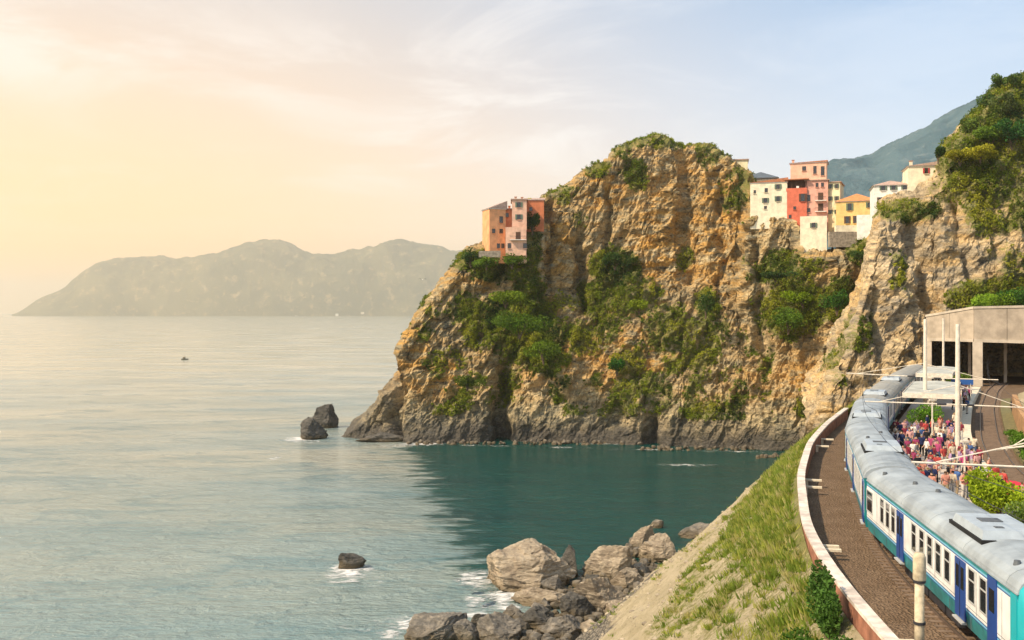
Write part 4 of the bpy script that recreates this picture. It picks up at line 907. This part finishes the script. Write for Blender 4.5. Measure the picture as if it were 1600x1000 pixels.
hs_('house', 'tall cream block below the pink house on the cliff edge', 1251, 1291, 343, 398, 258.6, 4.0, PW['cream'], roof='terrace', wins=(('f', 3.4, zz(352, 398, 258.6), .8, 1.2, M_SHUT),), group='houses beside the gap')
hs_('house', 'yellow house with orange tiled roof between cream and white houses', 1308, 1368, 314, 356, 258, 11, PW['yellow'], rot=-.06, roof='hip', roofm=plain('orange tiles', (0.60, 0.24, 0.09), .9, .2, 2), roofh=2.5, wins=(('f', 3.4, zz(323, 356, 258), .8, 1.8, M_SHUT), ('f', 8.3, zz(321, 356, 258), .8, 1.3, M_SHUT), ('f', 2.8, zz(343, 356, 258), .7, 1.8, M_SHUTB), ('f', 4.8, zz(343, 356, 258), .5, 1.8, M_SHUTB)), group='houses beside the gap')
hs_('house', 'low white annexe under the right half of the yellow house', 1340, 1368, 341, 356, 254.5, 3, PW['white'], roof='terrace', group='houses beside the gap')
hs_('house', 'white house with three dark windows above the near cliff', 1367, 1422, 289, 330, 222, 9, PW['white'], rot=.04, roof='hip', roofm=M_TILE2, roofh=1.5, wins=tuple(('f', u, zz(293, 330, 222), .7, 1.0, M_SHUT) for u in (2.0, 4.2, 6.6)) + (('f', 1.4, zz(313, 330, 222), .6, 1.4, M_SHUTB), ('f', 3.0, zz(313, 330, 222), .6, 1.4, M_SHUTB)), group='houses beside the gap')
hs_('house', 'cream house with a red window on the crest of the near cliff', 1421, 1463, 259, 304, 219, 8, PW['cream'], rot=.08, roof='shed', roofm=M_TILE2, roofh=.9, wins=(('f', 3.7, zz(267, 304, 219), .6, 1.1, M_SHUTR),), chim=((-2.0, 3),), group='houses beside the gap')
# terrace walls of stone
def swall(label, pl, pr, pt, pb, D, th=1.2, m='stone'):
    x0, x1, z0, z1 = hx(pl, D), hx(pr, D), hz(pb, D), hz(pt, D)
    o = MB().box((0, th / 2, (z1 - z0) / 2), (x1 - x0, th, z1 - z0)).build('terrace_wall', PW[m], loc=((x0 + x1) / 2, D, z0)); props(o, label, 'wall', 'terrace walls')
swall('brown stone terrace wall below the cream house', 1296, 1340, 362, 386, 255.5)
swall('stone retaining wall under the yellow house', 1306, 1366, 352, 366, 256.5, 1.2, 'cream')
swall('stone wall at the foot of the tall orange house', 748, 782, 392, 402, 266.5)
# ================================================================== rocks
def rock_simple(name, a, b_, dk):
    def b(t):
        o = t.n('ShaderNodeTexCoord').outputs['Object']; g_ = t.n('ShaderNodeNewGeometry'); sp = t.n('ShaderNodeSeparateXYZ'); t.lk(g_.outputs['Position'], sp.inputs[0])
        st = t.mapping(o, (.5, .5, 1.8), (rad(30), rad(35), 0))
        n = t.noise(o, .5, 6, .65, .3); m = t.noise(st, 2.2, 6, .7)
        c = t.mix(t.rng(n, .38, .62), a, b_); c = t.mix(t.rng(m, .5, .7, 0, .7), c, tuple(min(1, x * 1.5) for x in b_)); c = t.mix(t.rng(m, .42, .28), c, dk)
        wet = t.rng(t.math('ADD', sp.outputs[2], t.math('MULTIPLY', t.noise(o, 1.0, 4), 2.0)), 1.0, 2.6, 1.0, 0.0)
        c = t.mix(t.math('MULTIPLY', wet, .8), c, (0.10, 0.07, 0.03))
        nr = t.bump(m, .9, .25); nr = t.bump(t.noise(o, 5, 5, .7), .6, .08, nr)
        return princ(t, c, t.math('SUBTRACT', .9, t.math('MULTIPLY', wet, .45)), nr, .25)
    return material(name, b)
M_B1 = rock_simple('boulder tan', (0.24, 0.19, 0.135), (0.38, 0.31, 0.22), (0.07, 0.055, 0.04))
M_B2 = rock_simple('boulder grey', (0.11, 0.10, 0.085), (0.22, 0.19, 0.15), (0.04, 0.038, 0.035))
M_B3 = rock_simple('boulder dark', (0.05, 0.047, 0.04), (0.11, 0.10, 0.085), (0.02, 0.02, 0.018))
_ico = {}
def ico(n):
    if n not in _ico:
        bm = bmesh.new(); bmesh.ops.create_icosphere(bm, subdivisions=n, radius=1)
        bm.verts.ensure_lookup_table(); _ico[n] = (np.array([v.co[:] for v in bm.verts]), np.array([[v.index for v in f.verts] for f in bm.faces])); bm.free()
    return _ico[n]
def boulder_np(seed, n, planes=26, rough=.05):
    V, Fc = ico(n); g = np.random.RandomState(seed); r = np.ones(len(V)) * 1.15
    for k in range(planes):
        d = g.normal(size=3); d /= np.linalg.norm(d); h = .50 + .42 * g.rand(); c = V @ d
        r = np.where(c > .05, np.minimum(r, h / np.maximum(c, .05)), r)
    V2 = V * r[:, None]; nn = fbm(V2 * 1.6 + seed, 4, .55) * rough * 2.2
    nn = nn + rough * fbm(V2 * (3, 3, 9) + seed, 3, .6, True)
    V2 = V2 * (1 + nn[:, None])
    f1, f2, rv = cells(V2 * (3.2, 3.2, 4.5) + seed); V2 = V2 * (1 + (.13 * (rv[:, :1] - .5)) * sstep(f2 - f1, 0, .15)[:, None] * (rough / .06))
    return V2, Fc
def boulder(px, py, wpx, hpx, label, mat, seed, depth=1.0, tilt=0.0, rz=0.0, n=5, dz=0.0, rough=.06, D=None):
    """px, py: where its foot meets the water or shingle; wpx, hpx: apparent size"""
    D = D or H * F / (py - 488); sx = wpx / F * D / 2; sz = hpx / F * D
    V, Fc = boulder_np(seed, n, rough=rough); V = V / np.abs(V).max(0) * (sx * 1.05, sx * depth, sz * .80); 
    R = np.array(Matrix.Rotation(tilt, 3, 'Y') @ Matrix.Rotation(rz, 3, 'Z')); V = V @ R.T
    o = link('boulder', mesh_np('boulder', V, Fc, False), mats=mat, loc=(hx(px, D), D + sx * depth * .6, sz * .22 + dz)); props(o, label, 'boulder', 'rocks along the shore'); return o
boulder(816, 922, 166, 84, 'largest tan boulder at the water with flat lit top', M_B1, 3, .8, .05, n=6)
boulder(890, 902, 48, 45, 'dark notched rock wedged beside the largest boulder', M_B3, 5)
boulder(954, 905, 84, 50, 'broad pale boulder with sloping top right of the dark rock', M_B1, 8, .8, -.1, n=5)
boulder(1003, 862, 34, 50, 'slanting pointed slab leaning up over the cove', M_B1, 12, .8, .6)
boulder(1030, 878, 60, 38, 'angular grey tan block beside the pointed slab', M_B1, 14, .8, -.2)
boulder(1090, 842, 60, 30, 'low rocks where the slope meets the cove water', M_B2, 71, .8, -.2)
boulder(940, 962, 96, 62, 'ribbed tan boulder below the broad pale boulder', M_B1, 19, .8, .25)
boulder(902, 968, 58, 42, 'smooth dark grey boulder in the middle of the shore', M_B3, 21)
boulder(684, 1004, 118, 46, 'long brown boulder at the bottom left of the shore', M_B2, 23, .7, -.15, n=6)
boulder(782, 1008, 95, 44, 'dark rock next to the long brown boulder at the bottom', M_B2, 27, .8)
boulder(848, 948, 96, 26, 'low orange brown ledge at the foot of the largest boulder', M_B1, 31, .7, .05)
boulder(838, 985, 52, 32, 'small dark rock by the foam below the ledge', M_B3, 33)
boulder(880, 1000, 70, 36, 'rounded brown rock at the bottom centre', M_B2, 36)
boulder(925, 1000, 56, 34, 'pale stone at the foot of the gravel strip', M_B1, 39)
boulder(980, 925, 56, 36, 'pale rock between the broad boulder and the gravel strip', M_B1, 41)
boulder(1000, 900, 40, 22, 'small pale rock under the angular block', M_B1, 44)
boulder(965, 970, 44, 26, 'tan stone beside the ribbed boulder', M_B1, 46)
boulder(745, 985, 44, 24, 'small wet rock between the long boulder and the ledge', M_B3, 91)
boulder(722, 1004, 50, 30, 'low brown rock overlapping the right end of the long boulder', M_B2, 92)
boulder(866, 930, 46, 28, 'brown block tucked under the right side of the largest boulder', M_B2, 93)
boulder(925, 925, 38, 24, 'small angular rock in front of the broad pale boulder', M_B3, 94)
boulder(800, 972, 40, 22, 'small rock at the left end of the orange ledge', M_B2, 95)
boulder(970, 880, 40, 24, 'pale chip of rock behind the broad boulder', M_B1, 96)
boulder(547, 891, 44, 31, 'lone small dark rock ringed by white foam', M_B3, 50)
boulder(484, 687, 48, 33, 'nearer of the two offshore rocks with surf on its left', M_B3, 53, .8, .15)
boulder(507, 669, 38, 36, 'farther offshore rock, taller and darker', M_B3, 56, .8, -.1)
boulder(1270, 690, 90, 46, 'grey rock at the water end of the near cliff', M_B2, 60, .8, D=185)
boulder(600, 694, 90, 14, 'flat dark ledge at the tip of the headland', M_B3, 61, .5, D=258)
# rubble between them
g = np.random.RandomState(4); V0, F0 = ico(2); VV = []; FF = []; b0 = 0
for k in range(620):
    if k < 420: px = g.uniform(760, 1030); py = 1080 - (px - 760) * .72 + g.uniform(-70, 20); D = H * F / (max(py, 700) - 488); x, y = hx(px, D), D
    else: px = g.uniform(640, 1250); D = 254 - 10 * (px > 1000) - 14 * (px > 1180); x, y = hx(px, D) , D - g.uniform(-2, 2.0)
    r = g.uniform(.3, 1.15) * (1.0 if k < 420 else .8); R = np.array(Matrix.Rotation(g.uniform(0, 6), 3, (g.rand(), g.rand(), g.rand() + .1)))
    q = V0 * (1 + .35 * perlin(V0 * 1.3 + k)[:, None]) * (r, r * .8, r * .65); VV.append(q @ R.T + (x, y, g.uniform(-.2, .5))); FF.append(F0 + b0); b0 += len(V0)
o = link('rubble', mesh_np('rubble', np.concatenate(VV), np.concatenate(FF), False), mats=M_B2); props(o, kind='stuff')

# ================================================================== foam
def foam_b(t):
    o = t.obj(); a = t.attr('edge').outputs['Fac']
    n = t.noise(t.mapping(o, (.5, .9, 1)), 1.0, 7, .7, .8); v = t.math('ADD', t.math('MULTIPLY', a, .62), t.math('MULTIPLY', t.math('SUBTRACT', n, .5), 2.2))
    f = t.rng(v, .25, .95, 0, .92); d = princ(t, (.80, .78, .74), .7, t.bump(n, .6, .2)); tr = t.n('ShaderNodeBsdfTransparent')
    m = t.n('ShaderNodeMixShader'); t.lk(f, m.inputs[0]); t.lk(tr.outputs[0], m.inputs[1]); t.lk(d, m.inputs[2]); return m.outputs[0]
M_FOAM = material('sea foam', foam_b)
VV = []; FF = []; EE = []; b0 = 0
def foam(px, py, wpx, dm, st=1.0):
    """a patch wpx wide and dm metres deep"""
    global b0
    D = H * F / (py - 488); rx = wpx / F * D / 2; n = 14; k = 5
    for i in range(k + 1):
        for j in range(n * 2):
            th = math.pi * j / n; VV.append((hx(px, D) + math.cos(th) * rx * i / k, D + math.sin(th) * dm * i / k, .06 + .05 * (1 - i / k))); EE.append(st * (1 - (i / k) ** 1.6))
    for i in range(k):
        for j in range(n * 2): j2 = (j + 1) % (n * 2); FF.append((b0 + i * 2 * n + j, b0 + i * 2 * n + j2, b0 + (i + 1) * 2 * n + j2, b0 + (i + 1) * 2 * n + j))
    b0 += (k + 1) * n * 2
for a in tuple((600 + 46 * k, 693 + 1.1 * k, 60, 2.2, .55 + .35 * math.sin(k * 2.3)) for k in range(14)) + ((546, 893, 100, 7, 1.25), (556, 905, 130, 6, .6), (468, 686, 62, 8, 1.35), (480, 690, 90, 8, .7), (745, 905, 90, 7, 1.0), (790, 932, 110, 5, 1.1), (745, 940, 60, 4, .9), (650, 975, 130, 5, 1.0), (735, 962, 90, 4, 1.0), (615, 995, 90, 4, .9), (790, 950, 80, 3, 1.1), (660, 694, 110, 4, 1.2), (620, 697, 90, 6, .8),
          (1070, 727, 130, 3, .8), (760, 915, 130, 9, .5), (840, 880, 180, 10, .45), (430, 716, 50, 8, .65), (960, 694, 160, 2.5, .6), (1130, 704, 160, 2.5, .5), (960, 878, 120, 6, .35), (600, 985, 200, 6, .5), (450, 705, 120, 8, .45)): foam(*a)
o = link('sea_foam', mesh_np('sea_foam', VV, FF, True, {'edge': ('POINT', np.array(EE))}), mats=M_FOAM); props(o, kind='stuff')

# ================================================================== boat
e = empty('fishing_boat', (hx(289, 706), 706, 0.0), rad(75), label='small dark fishing boat alone on the open sea', cat='boat')
v = []; st_ = [(-2.8, .15, .9), (-1.6, .8, .75), (0, 1.0, .7), (1.6, .95, .7), (2.6, .8, .75)]
for (y_, w_, h_) in st_: v += [(-w_, y_, h_), (-w_ * .6, y_, -.3), (w_ * .6, y_, -.3), (w_, y_, h_)]
f = [(i * 4 + k, i * 4 + k + 1, i * 4 + k + 5, i * 4 + k + 4) for i in range(4) for k in range(3)] + [(0, 3, 2, 1), (16, 17, 18, 19)] + [(i * 4, i * 4 + 4, i * 4 + 7, i * 4 + 3) for i in range(4)]
MB().add(v, f).build('hull', plain('boat hull', (.05, .05, .035), .6), e)
MB().box((0, .6, 1.25), (1.1, 1.5, 1.15)).build('cabin', plain('boat cabin', (.10, .09, .06), .6), e); MB().tube([(0, 0.2, 1.8), (0, .2, 3.0)], .05, 6).build('mast', M_DARK, e)

# ================================================================== seagull
e = empty('seagull', tuple(W(660, 437, 150)), .6, label='seagull gliding in front of the far hills left of the headland', cat='bird')
b_ = MB().tube([(0, -.25, 0), (0, -.1, 0), (0, .15, 0), (0, .32, .01)], [.02, .07, .06, .02], 8).build('body', M_TRIM, e, True)
for sx in (-1, 1):
    v = [(sx * .04, -.1, .02), (sx * .45, -.16, .16), (sx * .75, .05, .10), (sx * .40, .02, .15), (sx * .04, .1, .02)]
    v2 = [(x, y, z_ - .02) for x, y, z_ in v]; n_ = 5
    MB().add(v + v2, [(0, 1, 2, 3, 4), (9, 8, 7, 6, 5)] + [(i, 5 + i, 5 + (i + 1) % 5, (i + 1) % 5) for i in range(5)]).build('wing', M_B2, e)

# ================================================================== shrubs and trees
def shrub(name, x, y, z_, rx, ry, rz_, label, hue, seed, cat='shrub', n=1500, size=.13, group='shrubs', trunk=None, lobes=7):
    g = np.random.RandomState(seed); e = empty(name, (x, y, z_), label=label, cat=cat, group=group)
    th = trunk or rz_ * .15
    ce = g.normal(size=(lobes, 3)) * .5; ce[:, 2] = np.abs(ce[:, 2]) * .7; ra = .42 + .25 * g.rand(lobes); ce[0] = 0; ra[0] = .7
    k = g.randint(0, lobes, n); d = g.normal(size=(n, 3)); d /= np.linalg.norm(d, axis=1)[:, None]; P_ = ce[k] + d * (ra[k] * g.rand(n) ** .28)[:, None]
    P_ = P_ * (rx * .75, ry * .75, rz_ * .55) + (0, 0, rz_ * .55 + (trunk or 0)); P_ = P_[P_[:, 2] > .02]
    hl = (0.7 + .6 * g.rand(lobes))[k[:len(P_)]]; cols = np.asarray(hue)[None] * (hl * (.65 + .7 * g.rand(len(P_))))[:, None]
    link('crown' if trunk else 'foliage', leaf_mesh('foliage', P_, np.full(len(P_), size), g, cols, .5), e, M_LEAF)
    mb = MB()
    for q in range(5 if not trunk else 1):
        a = g.uniform(0, 6.28); mb.tube([(0, 0, -.2), (math.cos(a) * rx * .15, math.sin(a) * ry * .15, th + rz_ * .25), (math.cos(a) * rx * .35, math.sin(a) * ry * .35, th + rz_ * .55)], .06 + .03 * rz_, 6, r2=.02)
    if trunk:
        for q in range(5):
            a = q * 1.3; mb.tube([(0, 0, th * .7), (math.cos(a) * rx * .3, math.sin(a) * ry * .3, th + rz_ * .35), (math.cos(a) * rx * .55, math.sin(a) * ry * .55, th + rz_ * .7)], .07, 5, r2=.02)
    mb.build('trunk' if trunk else 'stem', M_BARK, e)
    return e
LG = (.22, .30, .02); MG = (.12, .19, .02); DG = (.045, .085, .018); YG = (.34, .31, .025)
shrub('shrub', 27.3, 55.5, 22.1, 2.0, 1.8, 2.4, 'bright lime green bush at the near end of the platform', (.30, .38, .02), 1, n=5200, size=.10, lobes=12)
shrub('shrub', 27.0, 50.3, 21.9, 2.2, 1.6, 1.9, 'duller green bush just below the bright lime bush at the right edge', (.13, .19, .035), 2, n=3200, size=.10, lobes=9)
shrub('shrub', 40.0, 95.0, 22.5, 1.7, 1.3, 2.3, 'green bush on the platform under the canopy edge', (.12, .24, .02), 3, n=2200, size=.11)
shrub('shrub', 66.5, 146, 22.5, 2.2, 1.6, 2.2, 'green bush beside the gallery pillar', MG, 4, n=1400, size=.14)
p = TR(38.2, -0.75); shrub('shrub', p[0], p[1], 20.9, 0.75, 1.2, 2.7, 'dark green bush pushing up against the parapet coping', (.07, .14, .025), 5, n=4200, size=.085, lobes=9)
p = TR(35.6, -1.7); shrub('shrub', p[0], p[1], 19.9, 1.7, 1.6, 2.3, 'green bush at the bottom edge below the parapet', (.075, .16, .02), 6, n=4200, size=.085, lobes=9)
for k, s_ in enumerate((78, 84, 90, 95, 101)):
    p = TR(s_, 16.95); shrub('shrub', p[0], p[1], 22.2, .6, 2.4, 0.9, ['nearest', 'second', 'middle', 'fourth', 'farthest'][k] + ' low green bush in the strip between trench track and orange wall', (.10, .20, .02), 10 + k, n=900, size=.10, group='bushes in the green strip')
# trees along the crest of the near cliff
for k, (px, py, D, rx, hh, hue, lb, tr, sz, n_) in enumerate((
    (1466, 247, 203, 1.3, 3.0, DG, 'small dark cypress like tree beside the cream house', .5, .2, 1200),
    (1500, 250, 200, 3.6, 3.0, YG, 'yellow green flowering bush on the crest of the near cliff', None, .24, 2400),
    (1532, 246, 199, 3.4, 2.8, YG, 'second yellow green bush to the right along the crest', None, .24, 2200),
    (1548, 222, 201, 3.8, 3.6, MG, 'bright green rounded tree above the yellow bushes', .8, .26, 2600),
    (1582, 222, 200, 4.4, 4.6, (.05, .13, .03), 'deep green tree above the right end of the crest', .8, .26, 2600),
    (1572, 182, 204, 3.4, 4.2, (.10, .13, .04), 'olive green tree on the highest shoulder', .8, .24, 2200),
    (1598, 168, 205, 3.2, 4.0, DG, 'dark tree at the right edge of the skyline', .8, .24, 2000),
    (1520, 205, 206, 3.0, 3.4, (.12, .17, .03), 'olive bush on the skyline left of the bright green tree', None, .24, 1800), (1578, 140, 207, 3.2, 3.6, (.09, .14, .03), 'rounded green tree at the top of the skyline', .8, .24, 2000), (1548, 168, 206, 2.8, 3.2, (.07, .12, .03), 'small green tree on the upper skyline shoulder', .6, .24, 1800),
    (1562, 480, 168, 4.5, 3.4, (.17, .26, .02), 'lime green bush spilling over the gallery roof', None, .2, 2600),
    (1592, 478, 168, 4.0, 4.4, (.06, .15, .02), 'dark green bush at the right end of the gallery roof', None, .2, 2400),
    (1527, 486, 172, 2.6, 2.0, (.16, .22, .03), 'small olive bush above the gallery pillar', None, .18, 1200))):
    p = W(px, py, D); shrub('tree' if tr else 'shrub', p[0], p[1], p[2] - hh * .35, rx, rx * .9, hh, lb, hue, 40 + k, 'tree' if tr else 'shrub', n_, sz, 'trees and bushes on the near cliff', tr)
for k, (px, py, D, rx, hh, hue, lb, n_) in enumerate((
    (735, 405, 267, 3.2, 4.0, DG, 'dark green bush at the left edge below the orange house', 1500), (760, 412, 264, 4.0, 3.2, MG, 'mid green bush under the orange house wall', 1500),
    (800, 408, 263, 4.2, 3.6, MG, 'green bush below the low balcony block', 1500), (832, 350, 272, 2.4, 5.4, (.06, .10, .015), 'tall green thicket between the peach tower and the rock', 1600),
    (838, 318, 276, 2.6, 2.6, YG, 'yellow green bush over the low red orange house', 1000), (812, 510, 251, 7.5, 6.0, (.10, .17, .014), 'broad dark green thicket in the middle of the left slope', 4200),
    (850, 552, 248, 5.5, 5.5, (.12, .18, .016), 'bright green thicket at the foot of the left slope', 3200), (790, 468, 256, 5.0, 4.0, (.16, .22, .014), 'green bush under the ochre ledge on the left slope', 2400),
    (962, 408, 262, 4.2, 4.4, DG, 'dark green thicket in the cleft beneath the tall rock', 2200), (1000, 478, 254, 4.0, 3.8, (.18, .22, .014), 'olive thicket below the orange rock face', 2000),
    (1105, 480, 252, 2.4, 5.6, DG, 'narrow dark bush hanging alone on the pale rock', 1400), (1235, 505, 246, 6.0, 5.4, (.10, .17, .018), 'large bright green thicket below the cream block', 3200),
    (1258, 470, 248, 4.2, 3.6, (.17, .24, .01), 'lime green bush at the top of the large thicket', 1800), (1312, 474, 242, 3.6, 5.6, (.045, .12, .015), 'dark green bush beside the near cliff edge', 1800),
    (1215, 432, 252, 5.0, 2.6, DG, 'dark low thicket on the ledge under the white house', 1500), (1350, 400, 245, 3.2, 3.0, (.06, .11, .02), 'green bush where the gap meets the near cliff', 1200),
    (730, 600, 252, 3.6, 3.6, (.09, .13, .012), 'olive green bush low on the headland above the water', 1400), (965, 575, 247, 2.6, 4.0, (.05, .15, .02), 'fresh green bush in the lower centre of the headland', 1200))):
    p = W(px, py, D); shrub('shrub', p[0], p[1] + 2, p[2] - hh * .5, rx, rx * .7, hh, lb, hue, 80 + k, n=n_, size=.26, group='thickets on the headland', lobes=10)
# earth ridges at the foot of the parapet
for (s0_, n0_, s1_, n1_, r0, lb, mt) in ((38, -3.4, 34, -5.6, .32, 'pale rounded earth ridge beside the bottom edge bush', M_BANK), (41, -4.6, 36.5, -6.8, .25, 'brownish dry ridge above the pale one on the slope', M_BANK)):
    q = []
    for k in range(9):
        f_ = k / 8; s_, n_ = s0_ + (s1_ - s0_) * f_, n0_ + (n1_ - n0_) * f_; pp = TR(s_, n_); zz_ = float(bank_z(np.array([s_]), np.array([n_]), pp[None])[0]); q.append((pp[0], pp[1], zz_ + .05 + .12 * math.sin(k * 1.7)))
    o = MB().tube(q, [.1] + [r0 * (1 + .2 * math.sin(k * 2.1)) for k in range(7)] + [.1], 12).build('earth_ridge', mt, None, True); props(o, lb, 'ridge', 'earth ridges')
# red cover at the right edge
V, Fc = boulder_np(9, 4, 10, .05); o = link('red_tarpaulin', mesh_np('red_tarpaulin', V * (1.3, .8, .55), Fc, True), mats=plain('red canvas', (.55, .03, .05), .7, .2, 2), loc=(31.3, 61.2, 22.9)); props(o, 'red canvas bundle at the right edge behind the lime bush', 'tarpaulin')

# ================================================================== people
M_CLOTH = material('cloth', lambda t: princ(t, t.mix(t.rng(t.noise(t.obj(), 6, 3), .3, .7, 0, .35), t.n('ShaderNodeObjectInfo').outputs['Color'], (.02, .02, .02)), .85, None, .1))
M_SKIN = plain('skin', (.50, .29, .19), .6, .1, 4)
def person_meshes(pose):
    st = {'stand': (0, 0), 'walk': (.22, -.18), 'phone': (.05, -.02)}[pose]
    V = [(0, 0, .96), (0, 0, 1.12), (0, .01, 1.32), (0, .01, 1.47), (0, -.01, 1.56), (0, -.015, 1.68),
         (.17, .01, 1.41), (-.17, .01, 1.41)]
    if pose == 'phone': V += [(.23, .02, 1.14), (.15, -.20, 1.22), (.10, -.27, 1.28), (-.23, .02, 1.14), (-.13, -.2, 1.2), (-.08, -.27, 1.27)]
    elif pose == 'walk': V += [(.22, .08, 1.15), (.23, -.06, .95), (.22, -.12, .87), (-.22, -.05, 1.15), (-.23, -.2, 1.0), (-.22, -.27, .95)]
    else: V += [(.23, .03, 1.14), (.25, -.03, .91), (.25, -.05, .83), (-.23, .03, 1.14), (-.25, -.02, .91), (-.25, -.04, .83)]
    a, b = st
    V += [(.09, 0, .92), (.10, -a * .5 - .02, .50), (.10, -a + .03, .09), (.10, -a - .11, .04), (-.09, 0, .92), (-.10, -b * .5 - .02, .50), (-.10, -b + .03, .09), (-.10, -b - .11, .04)]
    E = [(0, 1), (1, 2), (2, 3), (3, 4), (4, 5), (2, 6), (6, 8), (8, 9), (9, 10), (2, 7), (7, 11), (11, 12), (12, 13), (0, 14), (14, 15), (15, 16), (16, 17), (0, 18), (18, 19), (19, 20), (20, 21)]
    Rr = [.135, .125, .15, .055, .085, .085, .07, .07, .045, .033, .035, .045, .033, .035, .095, .062, .045, .038, .095, .062, .045, .038]
    me = bpy.data.meshes.new('tmp'); me.from_pydata(V, E, []); ob = bpy.data.objects.new('tmp', me); COL.objects.link(ob)
    ob.modifiers.new('s', 'SKIN'); ob.modifiers.new('u', 'SUBSURF').levels = 1
    for i, sv in enumerate(me.skin_vertices[0].data): sv.radius = (Rr[i], Rr[i] * (.72 if i in (0, 1, 2) else 1)); sv.use_root = (i == 0)
    bpy.context.view_layer.update(); dg = bpy.context.evaluated_depsgraph_get(); em = bpy.data.meshes.new_from_object(ob.evaluated_get(dg)); bpy.data.objects.remove(ob)
    em.name = 'person'; em.materials.clear(); em.materials.append(M_SKIN)
    n = len(em.vertices); co = np.empty(n * 3, np.float32); em.vertices.foreach_get('co', co); co = co.reshape(-1, 3); no = np.empty(n * 3, np.float32); em.vertices.foreach_get('normal', no); no = no.reshape(-1, 3)
    fs = [tuple(p.vertices) for p in em.polygons]; ctr = np.array([co[list(f)].mean(0) for f in fs])
    def sub(name, mask, inf, mat):
        ff = [f for f, m in zip(fs, mask) if m]; used = sorted({i for f in ff for i in f}); mp = {i: k for k, i in enumerate(used)}
        m = bpy.data.meshes.new(name); m.from_pydata([tuple(co[i] + no[i] * inf) for i in used], [], [tuple(mp[i] for i in f) for f in ff]); m.materials.append(mat); m.polygons.foreach_set('use_smooth', [True] * len(ff)); m.update(); return m
    arm = np.abs(ctr[:, 0]) > .175
    shirt = sub('shirt', (ctr[:, 2] > .93) & (ctr[:, 2] < 1.47) & ~(arm & (ctr[:, 2] < 1.16)) & ~(ctr[:, 1] < -.15), .016, M_CLOTH)
    tr_ = sub('trousers', (ctr[:, 2] < 1.0) & (ctr[:, 2] > .12) & (np.abs(ctr[:, 0]) < .19), .014, M_CLOTH)
    hair = sub('hair', (ctr[:, 2] > 1.70) | ((ctr[:, 2] > 1.56) & (ctr[:, 1] > .005)), .02, M_CLOTH)
    shoe = sub('shoes', (ctr[:, 2] <= .12), .012, M_CLOTH)
    return em, shirt, tr_, hair, shoe
PM = {k: person_meshes(k) for k in ('stand', 'walk', 'phone')}
SH = dict(red=(.48, .07, .06), pink=(.62, .34, .32), white=(.72, .68, .64), maroon=(.22, .03, .05), coral=(.60, .27, .20), grey=(.22, .22, .23), black=(.02, .02, .025), lilac=(.42, .28, .42), blue=(.08, .16, .38), cream=(.66, .56, .42), magenta=(.42, .07, .17), navy=(.02, .03, .09))
TRS = dict(black=(.015, .015, .02), denim=(.06, .09, .17), khaki=(.36, .28, .18), white=(.6, .57, .52))
HA = dict(dark=(.02, .014, .01), brown=(.10, .055, .03), blond=(.36, .26, .13), grey=(.3, .29, .28), auburn=(.18, .05, .02))
combos = [(a, b, c) for c in HA for b in TRS for a in SH]
rnd = random.Random(21); rnd.shuffle(combos)
pw_ = ['red', 'pink', 'white', 'maroon', 'coral', 'lilac', 'cream', 'black']; combos.sort(key=lambda c: (c[0] not in pw_) * rnd.random() + (c[0] in pw_) * rnd.random() * .7)
spots = []
def put(s0, s1, n0, n1, k, dmin=.55):
    c = 0; tries = 0
    while c < k and tries < 6000:
        tries += 1; s_, n_ = rnd.uniform(s0, s1), rnd.uniform(n0, n1)
        if math.sin(s_ * 1.1 + 2 * math.sin(n_ * 1.3)) + rnd.uniform(-1.2, 1.2) < -.3: continue
        if all((s_ - a) ** 2 + (n_ - b) ** 2 > dmin ** 2 for a, b in spots): spots.append((s_, n_)); c += 1
put(62, 78, 6.6, 11.8, 62); put(78, 96, 6.8, 11.8, 66); put(96, 108, 8.6, 12.0, 14); put(118, 150, 11.0, 12.9, 18); put(60, 100, 12.0, 12.9, 9)
for i, (s_, n_) in enumerate(spots):
    a, b, c = combos[i % len(combos)]; ps = ('stand', 'walk', 'phone')[rnd.choice((0, 0, 1, 1, 2))]; p = TR(s_, n_); m5 = PM[ps]; sc = rnd.uniform(.93, 1.07)
    o = bpy.data.objects.new('person', m5[0]); COL.objects.link(o); o.location = (p[0], p[1], 22.5); o.rotation_euler = (0, 0, rnd.uniform(0, 6.28)); o.scale = (sc, sc, sc)
    zone = 'near end' if s_ < 78 else 'middle' if s_ < 96 else 'far end'
    act = {'stand': 'standing', 'walk': 'walking', 'phone': 'hands raised'}[ps]
    props(o, f'person in {a} top, {b} trousers and {c} hair {act}, {zone} of platform', 'person', 'people crowding the platform')
    if 78 <= s_ < 96: o['label'] = f'person in {a} top, {b} trousers and {c} hair {act}, {zone} of platform'
    for me, cl in zip(m5[1:], (SH[a], TRS[b], HA[c], (.03, .03, .03))):
        q = bpy.data.objects.new(me.name.split('.')[0], me); COL.objects.link(q); q.parent = o; v_ = rnd.uniform(.8, 1.2); q.color = (*[min(1, x * v_) for x in cl], 1)

# ================================================================== haze
hb = MB(); hb.box((0, 11700, 352), (41000, 25800, 726))
def haze_b(nt): pass
hm = bpy.data.materials.new('sea haze'); hm.use_nodes = True; hm.node_tree.nodes.clear(); t = NT(hm.node_tree)
ho = t.n('ShaderNodeOutputMaterial'); pv = t.n('ShaderNodeVolumePrincipled')
pv.inputs['Color'].default_value = (1.0, 0.93, 0.80, 1); pv.inputs['Density'].default_value = 1.0e-4; pv.inputs['Anisotropy'].default_value = 0.55
t.lk(pv.outputs[0], ho.inputs['Volume'])
props(hb.build('haze', hm), kind='stuff')
